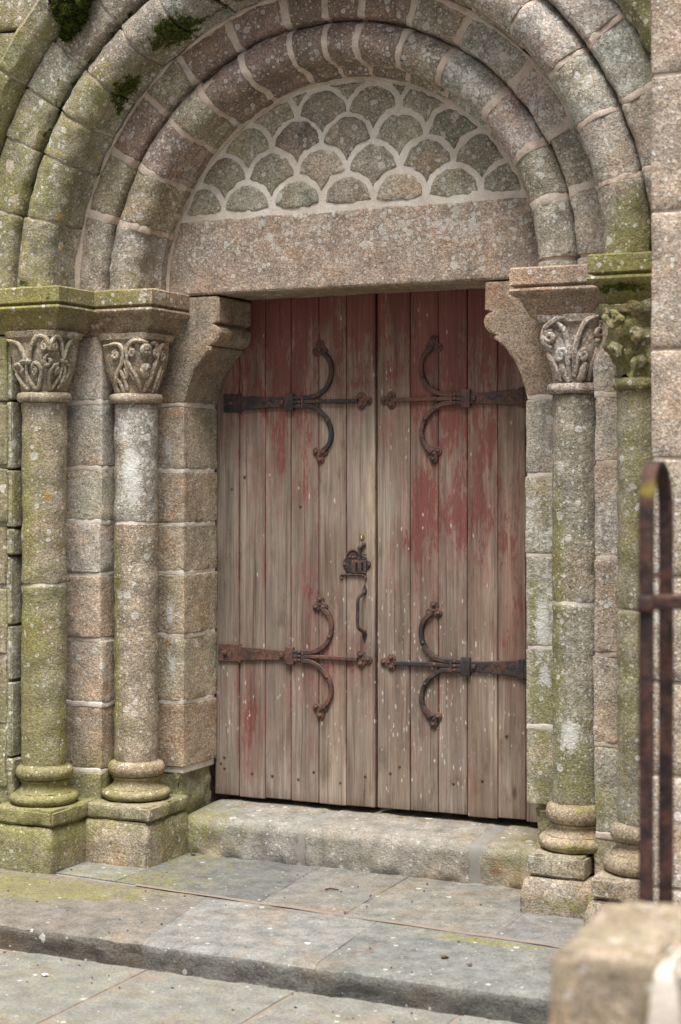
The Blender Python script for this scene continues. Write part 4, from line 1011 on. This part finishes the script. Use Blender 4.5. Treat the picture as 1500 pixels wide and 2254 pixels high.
make('pull_handle', *merge([tube(smooth_path([(-.051, YP - .004, 1.150), (-.051, YP - .010, 1.138), (-.056, YP - .028, 1.126), (-.063, YP - .040, 1.112), (-.064, YP - .042, 1.06), (-.064, YP - .042, 1.01), (-.061, YP - .036, .994), (-.055, YP - .016, .982), (-.052, YP - .006, .972)], 4), .0068, 9),
     plate([(-.051 + a, z) for a, z in ((0, 1.172), (.005, 1.158), (.010, 1.145), (.008, 1.132), (0, 1.127), (-.008, 1.132), (-.010, 1.145), (-.005, 1.158))], YP - .006, YP, .002),
     plate([(-.052 + a, z) for a, z in ((0, .936), (.006, .952), (.011, .968), (.008, .982), (0, .988), (-.008, .982), (-.011, .968), (-.006, .952))], YP - .006, YP, .002)]), M['black_iron'], left, attrs=('moss',))
make('rivet', *dome(-.051, YP - .006, 1.143, .006, .006), M['iron'], left, attrs=None)
make('keyhole_escutcheon', *merge([plate([(-.064 + .0105 * math.cos(a), 1.359 + .0125 * math.sin(a)) for a in np.linspace(0, 2 * math.pi, 25)[:-1]], YP - .004, YP, .001)]), M['brass'], left, attrs=None)
make('keyhole', *rbox(-.0665, -.0625, YP - .0052, YP - .0035, 1.353, 1.365, res=.01, r=.0005), M['feather'], left, attrs=None)

# ================================================================== BUTTRESS ON THE RIGHT
but = empty('buttress', (2.2, -.6, 0), 'pale granite ashlar buttress at the right, cutting off the outer right column', 'buttress')
zz = [-.05, .36, .70, .98, 1.298, 1.655, 1.985, 2.401, 2.812, 3.20, 3.6, 4.0, 4.4]
for i in range(len(zz) - 1):
    cut = 1.95 + .33 * (i % 2)
    for a, b in ((1.435, cut), (cut, 2.9)):
        stone('stone', (a + (.0 if a < 1.5 else .004), b - .004, -.892, -.40, zz[i] + .004, zz[i + 1] - .004), but, (.385, .305, .235), res=.04, r=.006, amp=.003, wear=.004, lich=.22, orange=.06 if i > 6 else 0)
make('joint_mortar', *rbox(1.442, 2.89, -.886, -.41, -.05, 4.4, res=.2, r=.004), M['mortar'], but)

# ================================================================== GATE PILLAR AND IRON GATE IN THE FOREGROUND
gp = empty('gate_pillar', (2.2, -3.3, 0), 'squat rough granite gate pillar in the blurred bottom right corner', 'pillar')
def gw(P):
    P = P.copy()
    k = np.clip((P[:, 2] - .83) / .05, 0, 1) * np.clip((P[:, 1] + 3.2) / .12, 0, 1)
    P[:, 2] -= k * .012; return P
zt = .886
stone('stone', (1.985, 2.150, -3.505, -3.10, .50, zt), gp, (.315, .250, .175), res=.016, r=.014, amp=.011, wear=.016, freq=10, warp=gw, moss=.26, rust=.22, lich=.08)
stone('stone', (2.168, 2.56, -3.500, -3.10, .50, zt - .004), gp, (.30, .255, .20), res=.022, r=.014, amp=.010, wear=.02, freq=8, warp=gw, moss=.15, lich=.25)
stone('stone', (1.992, 2.28, -3.50, -3.10, .20, .488), gp, (.34, .275, .20), res=.03, r=.02, amp=.012, wear=.02)
stone('stone', (2.296, 2.56, -3.50, -3.10, .20, .488), gp, (.33, .27, .20), res=.03, r=.02, amp=.012, wear=.02)
stone('stone', (1.985, 2.56, -3.505, -3.09, -.04, .19), gp, (.33, .28, .21), res=.03, r=.02, amp=.012, wear=.02)
make('joint_mortar', *rbox(2.0, 2.55, -3.495, -3.11, 0, .868, res=.05, r=.01), M['white'], gp, amp=.004, freq=14)

gate = empty('iron_gate', (1.93, -2.62, 0), 'rusty wrought-iron gate with a looped upright, out of focus at the right edge', 'gate')
F_ = Vector((-math.sin(rad(25.4)), math.cos(rad(25.4)), 0)); R__ = Vector((math.cos(rad(25.4)), math.sin(rad(25.4)), 0))
e_ = (R__ * math.cos(rad(55)) + F_ * math.sin(rad(55))); wv_ = Vector((-e_.y, e_.x, 0))
def flatbar(pts, wdt, th): return tube(pts, 1.0, 8, flat=(wdt / 2, th / 2), up=None)
def hairpin(base, sep, ztop, width, th, zlow):
    """flat bar bent over at the top into a loop; width runs across the bend"""
    r = sep / 2; c = base + e_ * r
    path = [base + Vector((0, 0, z)) for z in np.linspace(zlow, ztop - r * 2.2, 14)]
    path += [c + e_ * (-r * math.cos(a)) + Vector((0, 0, ztop - r * 2.2 + r * 2.2 * math.sin(a))) for a in np.linspace(.2, math.pi - .2, 12)]
    path += [base + e_ * sep + Vector((0, 0, z)) for z in np.linspace(ztop - r * 2.2, zlow, 14)]
    V, F = [], []
    n = 8
    for i, p in enumerate(path):
        t = (path[min(i + 1, len(path) - 1)] - path[max(i - 1, 0)]).normalized(); u = wv_; v = t.cross(u)
        for a, b in ((-1, -.8), (-.9, -1), (.9, -1), (1, -.8), (1, .8), (.9, 1), (-.9, 1), (-1, .8)): V.append(tuple(p + u * (a * width / 2) + v * (b * th / 2)))
    for i in range(len(path) - 1):
        for k in range(n): F.append((i * n + k, i * n + (k + 1) % n, (i + 1) * n + (k + 1) % n, (i + 1) * n + k))
    F.append(tuple(range(n))); F.append(tuple(range(len(V) - n, len(V))))
    return V, F
blob('moss', 1.918, -2.64, 1.575, .05, .05, .025, .9)
b0 = Vector((1.904, -2.654, 0))
make('looped_upright', *hairpin(b0, .092, 1.628, .029, .012, .10), M['rust'], gate, attrs=('moss',), amp=.0015, freq=20)
b1 = b0 + e_ * .088
for z, w_ in ((1.352, .028), (.30, .034)):
    pts = [b0 + Vector((0, 0, z)) + (e_ * .012) + (R__ * .80 - F_ * .0 + Vector((0, 0, .0))) * t for t in np.linspace(0, 1, 8)]
    V, F = [], []
    for p in pts:
        for a, b in ((-1, -.7), (-.7, -1), (.7, -1), (1, -.7), (1, .7), (.7, 1), (-.7, 1), (-1, .7)): V.append(tuple(p + F_ * (a * .012) + Vector((0, 0, b * w_ / 2))))
    for i in range(len(pts) - 1):
        for k in range(8): F.append((i * 8 + k, i * 8 + (k + 1) % 8, (i + 1) * 8 + (k + 1) % 8, (i + 1) * 8 + k))
    F.append(tuple(range(8))); F.append(tuple(range(len(V) - 8, len(V))))
    make('rail', V, F, M['rust'], gate, attrs=('moss',), amp=.001, freq=20)
make('collar', *rbox(b0.x - .016, b0.x + .016, b0.y - .016, b0.y + .016, 1.332, 1.366, res=.02, r=.006), M['rust'], gate, attrs=('moss',), amp=.001)
for k in range(1, 6):
    p = b0 + R__ * (.14 * k + .06)
    make('upright', *tube([p + Vector((0, 0, .12)), p + Vector((0, 0, .8)), p + Vector((0, 0, 1.42)), p + Vector((0, 0, 1.47))], [.010, .010, .010, .003], 8), M['rust'], gate, attrs=('moss',))

# ================================================================== SMALL THINGS
def clump(c, rx, ry, rz, n, seed):
    """cushion of moss: many little tufts on a lumpy body"""
    rnd = random.Random(seed); parts = []
    V, F = lathe([(.02, -1), (.55, -.85), (.9, -.4), (1, 0), (.9, .45), (.55, .85), (.02, 1)], 0, 0, 20)
    V = [(c[0] + x * rx * .92, c[1] + y * ry * .92, c[2] + z * rz * .92) for x, y, z in V]; parts.append((V, F))
    for i in range(n):
        u, t = rnd.uniform(-1, 1), rnd.uniform(0, 6.283); s = math.sqrt(1 - u * u)
        d = Vector((s * math.cos(t), s * math.sin(t), u)); p = Vector((c[0] + d.x * rx, c[1] + d.y * ry, c[2] + d.z * rz))
        dd = (d + Vector((rnd.uniform(-.6, .6), rnd.uniform(-.6, .6), rnd.uniform(-.2, .7)))).normalized() * rnd.uniform(.006, .018)
        sd_ = d.cross(Vector((rnd.uniform(-1, 1), rnd.uniform(-1, 1), rnd.uniform(-1, 1)))).normalized() * rnd.uniform(.002, .005)
        parts.append(([p - sd_, p + sd_, p + dd], [(0, 1, 2)]))
    return merge([([tuple(q) for q in v], f) for v, f in parts])
V, F = merge([clump((-.985 + a, -.435 + b, 3.40 + c), .05 * k, .035 * k, .045 * k, int(700 * k), i) for i, (a, b, c, k) in enumerate([(0, 0, 0, 1.1), (.05, .0, .03, .9), (-.045, 0, .025, 1.0), (.01, .005, -.05, .8), (.08, .01, .075, .8), (-.075, .01, .055, .7), (.02, 0, .06, 1.0), (-.02, .01, -.085, .45), (.045, .012, -.02, .6)])])
make('moss_cushion', V, F, M['moss'], None, label='dark green moss cushion growing in the broken hood moulding at top left', cat='moss', kind=None, attrs=None, smooth=False)
for k, (x, y, ln, a) in enumerate([(.075, -.345, .05, 20)]):
    d = Vector((math.cos(rad(a)), math.sin(rad(a)), 0))
    p = Vector((x, y, ZP + .004))
    make('twig', *tube([p, p + d * ln * .35 + Vector((0, 0, .004)), p + d * ln], [.003, .0032, .002], 6), M['twig'], None, attrs=None, label='small dark twig lying on the grey step slabs', cat='twig')
def scrap(name, x, y, z, r, mat, label, cat, seed):
    rnd = random.Random(seed); n = 9
    V = [(x, y, z + r * .35)] + [(x + r * rnd.uniform(.6, 1.2) * math.cos(6.283 * i / n), y + r * rnd.uniform(.5, 1) * math.sin(6.283 * i / n), z + r * rnd.uniform(.0, .5)) for i in range(n)]
    V += [(x, y, z + r * .30 - .0015)] + [(a, b, c - .0015) for a, b, c in V[1:n + 1]]
    F = [(0, i + 1, (i + 1) % n + 1) for i in range(n)] + [(n + 1, n + 1 + (i + 1) % n + 1, n + 1 + i + 1) for i in range(n)] + [(i + 1, (i + 1) % n + 1, n + 2 + (i + 1) % n, n + 2 + i) for i in range(n)]
    make(name, V, F, M[mat], None, attrs=None, label=label, cat=cat)
rg = random.Random(5); parts = []
for k in range(90):
    if k < 60: x, y, z = rg.uniform(-1.3, 1.2), rg.uniform(-1.18, -.05), ZP
    else: x, y, z = rg.uniform(-1.1, 1.2), rg.uniform(-1.5, -1.235), 0
    if k < 60 and (x < -.66 and y > -.34 or x < -.95 and y > -.6 or x > .8 and y > -.36): continue
    r_ = rg.uniform(.0025, .0065)
    parts.append(([(x + r_ * rg.uniform(.6, 1.2) * a, y + r_ * rg.uniform(.6, 1.2) * b, z + .001 + r_ * c) for a, b, c in ((1, 0, .1), (0, 1, .1), (-1, 0, .1), (0, -1, .1), (0, 0, .8))], [(0, 1, 4), (1, 2, 4), (2, 3, 4), (3, 0, 4), (0, 3, 2, 1)]))
make('grit', *merge(parts), M['twig'], None, attrs=None, smooth=False, label='dark grit and crumbs scattered over the step and paving', cat='grit', kind='stuff')
scrap('pebble', -.655, -.045, ZP + .002, .012, 'twig', 'black pebble in the corner where the threshold meets the left footing', 'pebble', 1)
scrap('pebble', -1.012, -.345, ZP + .002, .008, 'twig', 'tiny black pebble in the nook between the two left footings', 'pebble', 2)
scrap('fallen_leaf', .80, -.98, ZP + .003, .016, 'leaf', 'brown dry leaf on the right part of the step, nearer the red joint', 'leaf', 3)
scrap('fallen_leaf', .90, -1.02, ZP + .003, .011, 'leaf', 'smaller brown dry leaf on the step, closest to the gate pillar', 'leaf', 4)
scrap('feather', -1.08, -.80, ZP + .003, .022, 'feather', 'white feather scrap on the mossy left end of the step', 'feather', 5)
scrap('white_fleck', -.40, -1.42, .003, .013, 'feather', 'white fleck on the paving at the bottom left of the picture', 'litter', 6)
for key, grp in (('column', 'columns flanking the doorway'), ('impost', 'imposts above the columns'), ('door_leaf', 'leaves of the double door'), ('door_jamb', 'jambs of the doorway'),
                 ('pilaster', 'pilasters between the columns'), ('arch_order', 'arch orders over the door'), ('pebble', 'black pebbles on the step'), ('fallen_leaf', 'dry leaves on the step')):
    for o in sc.objects:
        if o.parent is None and o.name.split('.')[0] == key: o['group'] = grp
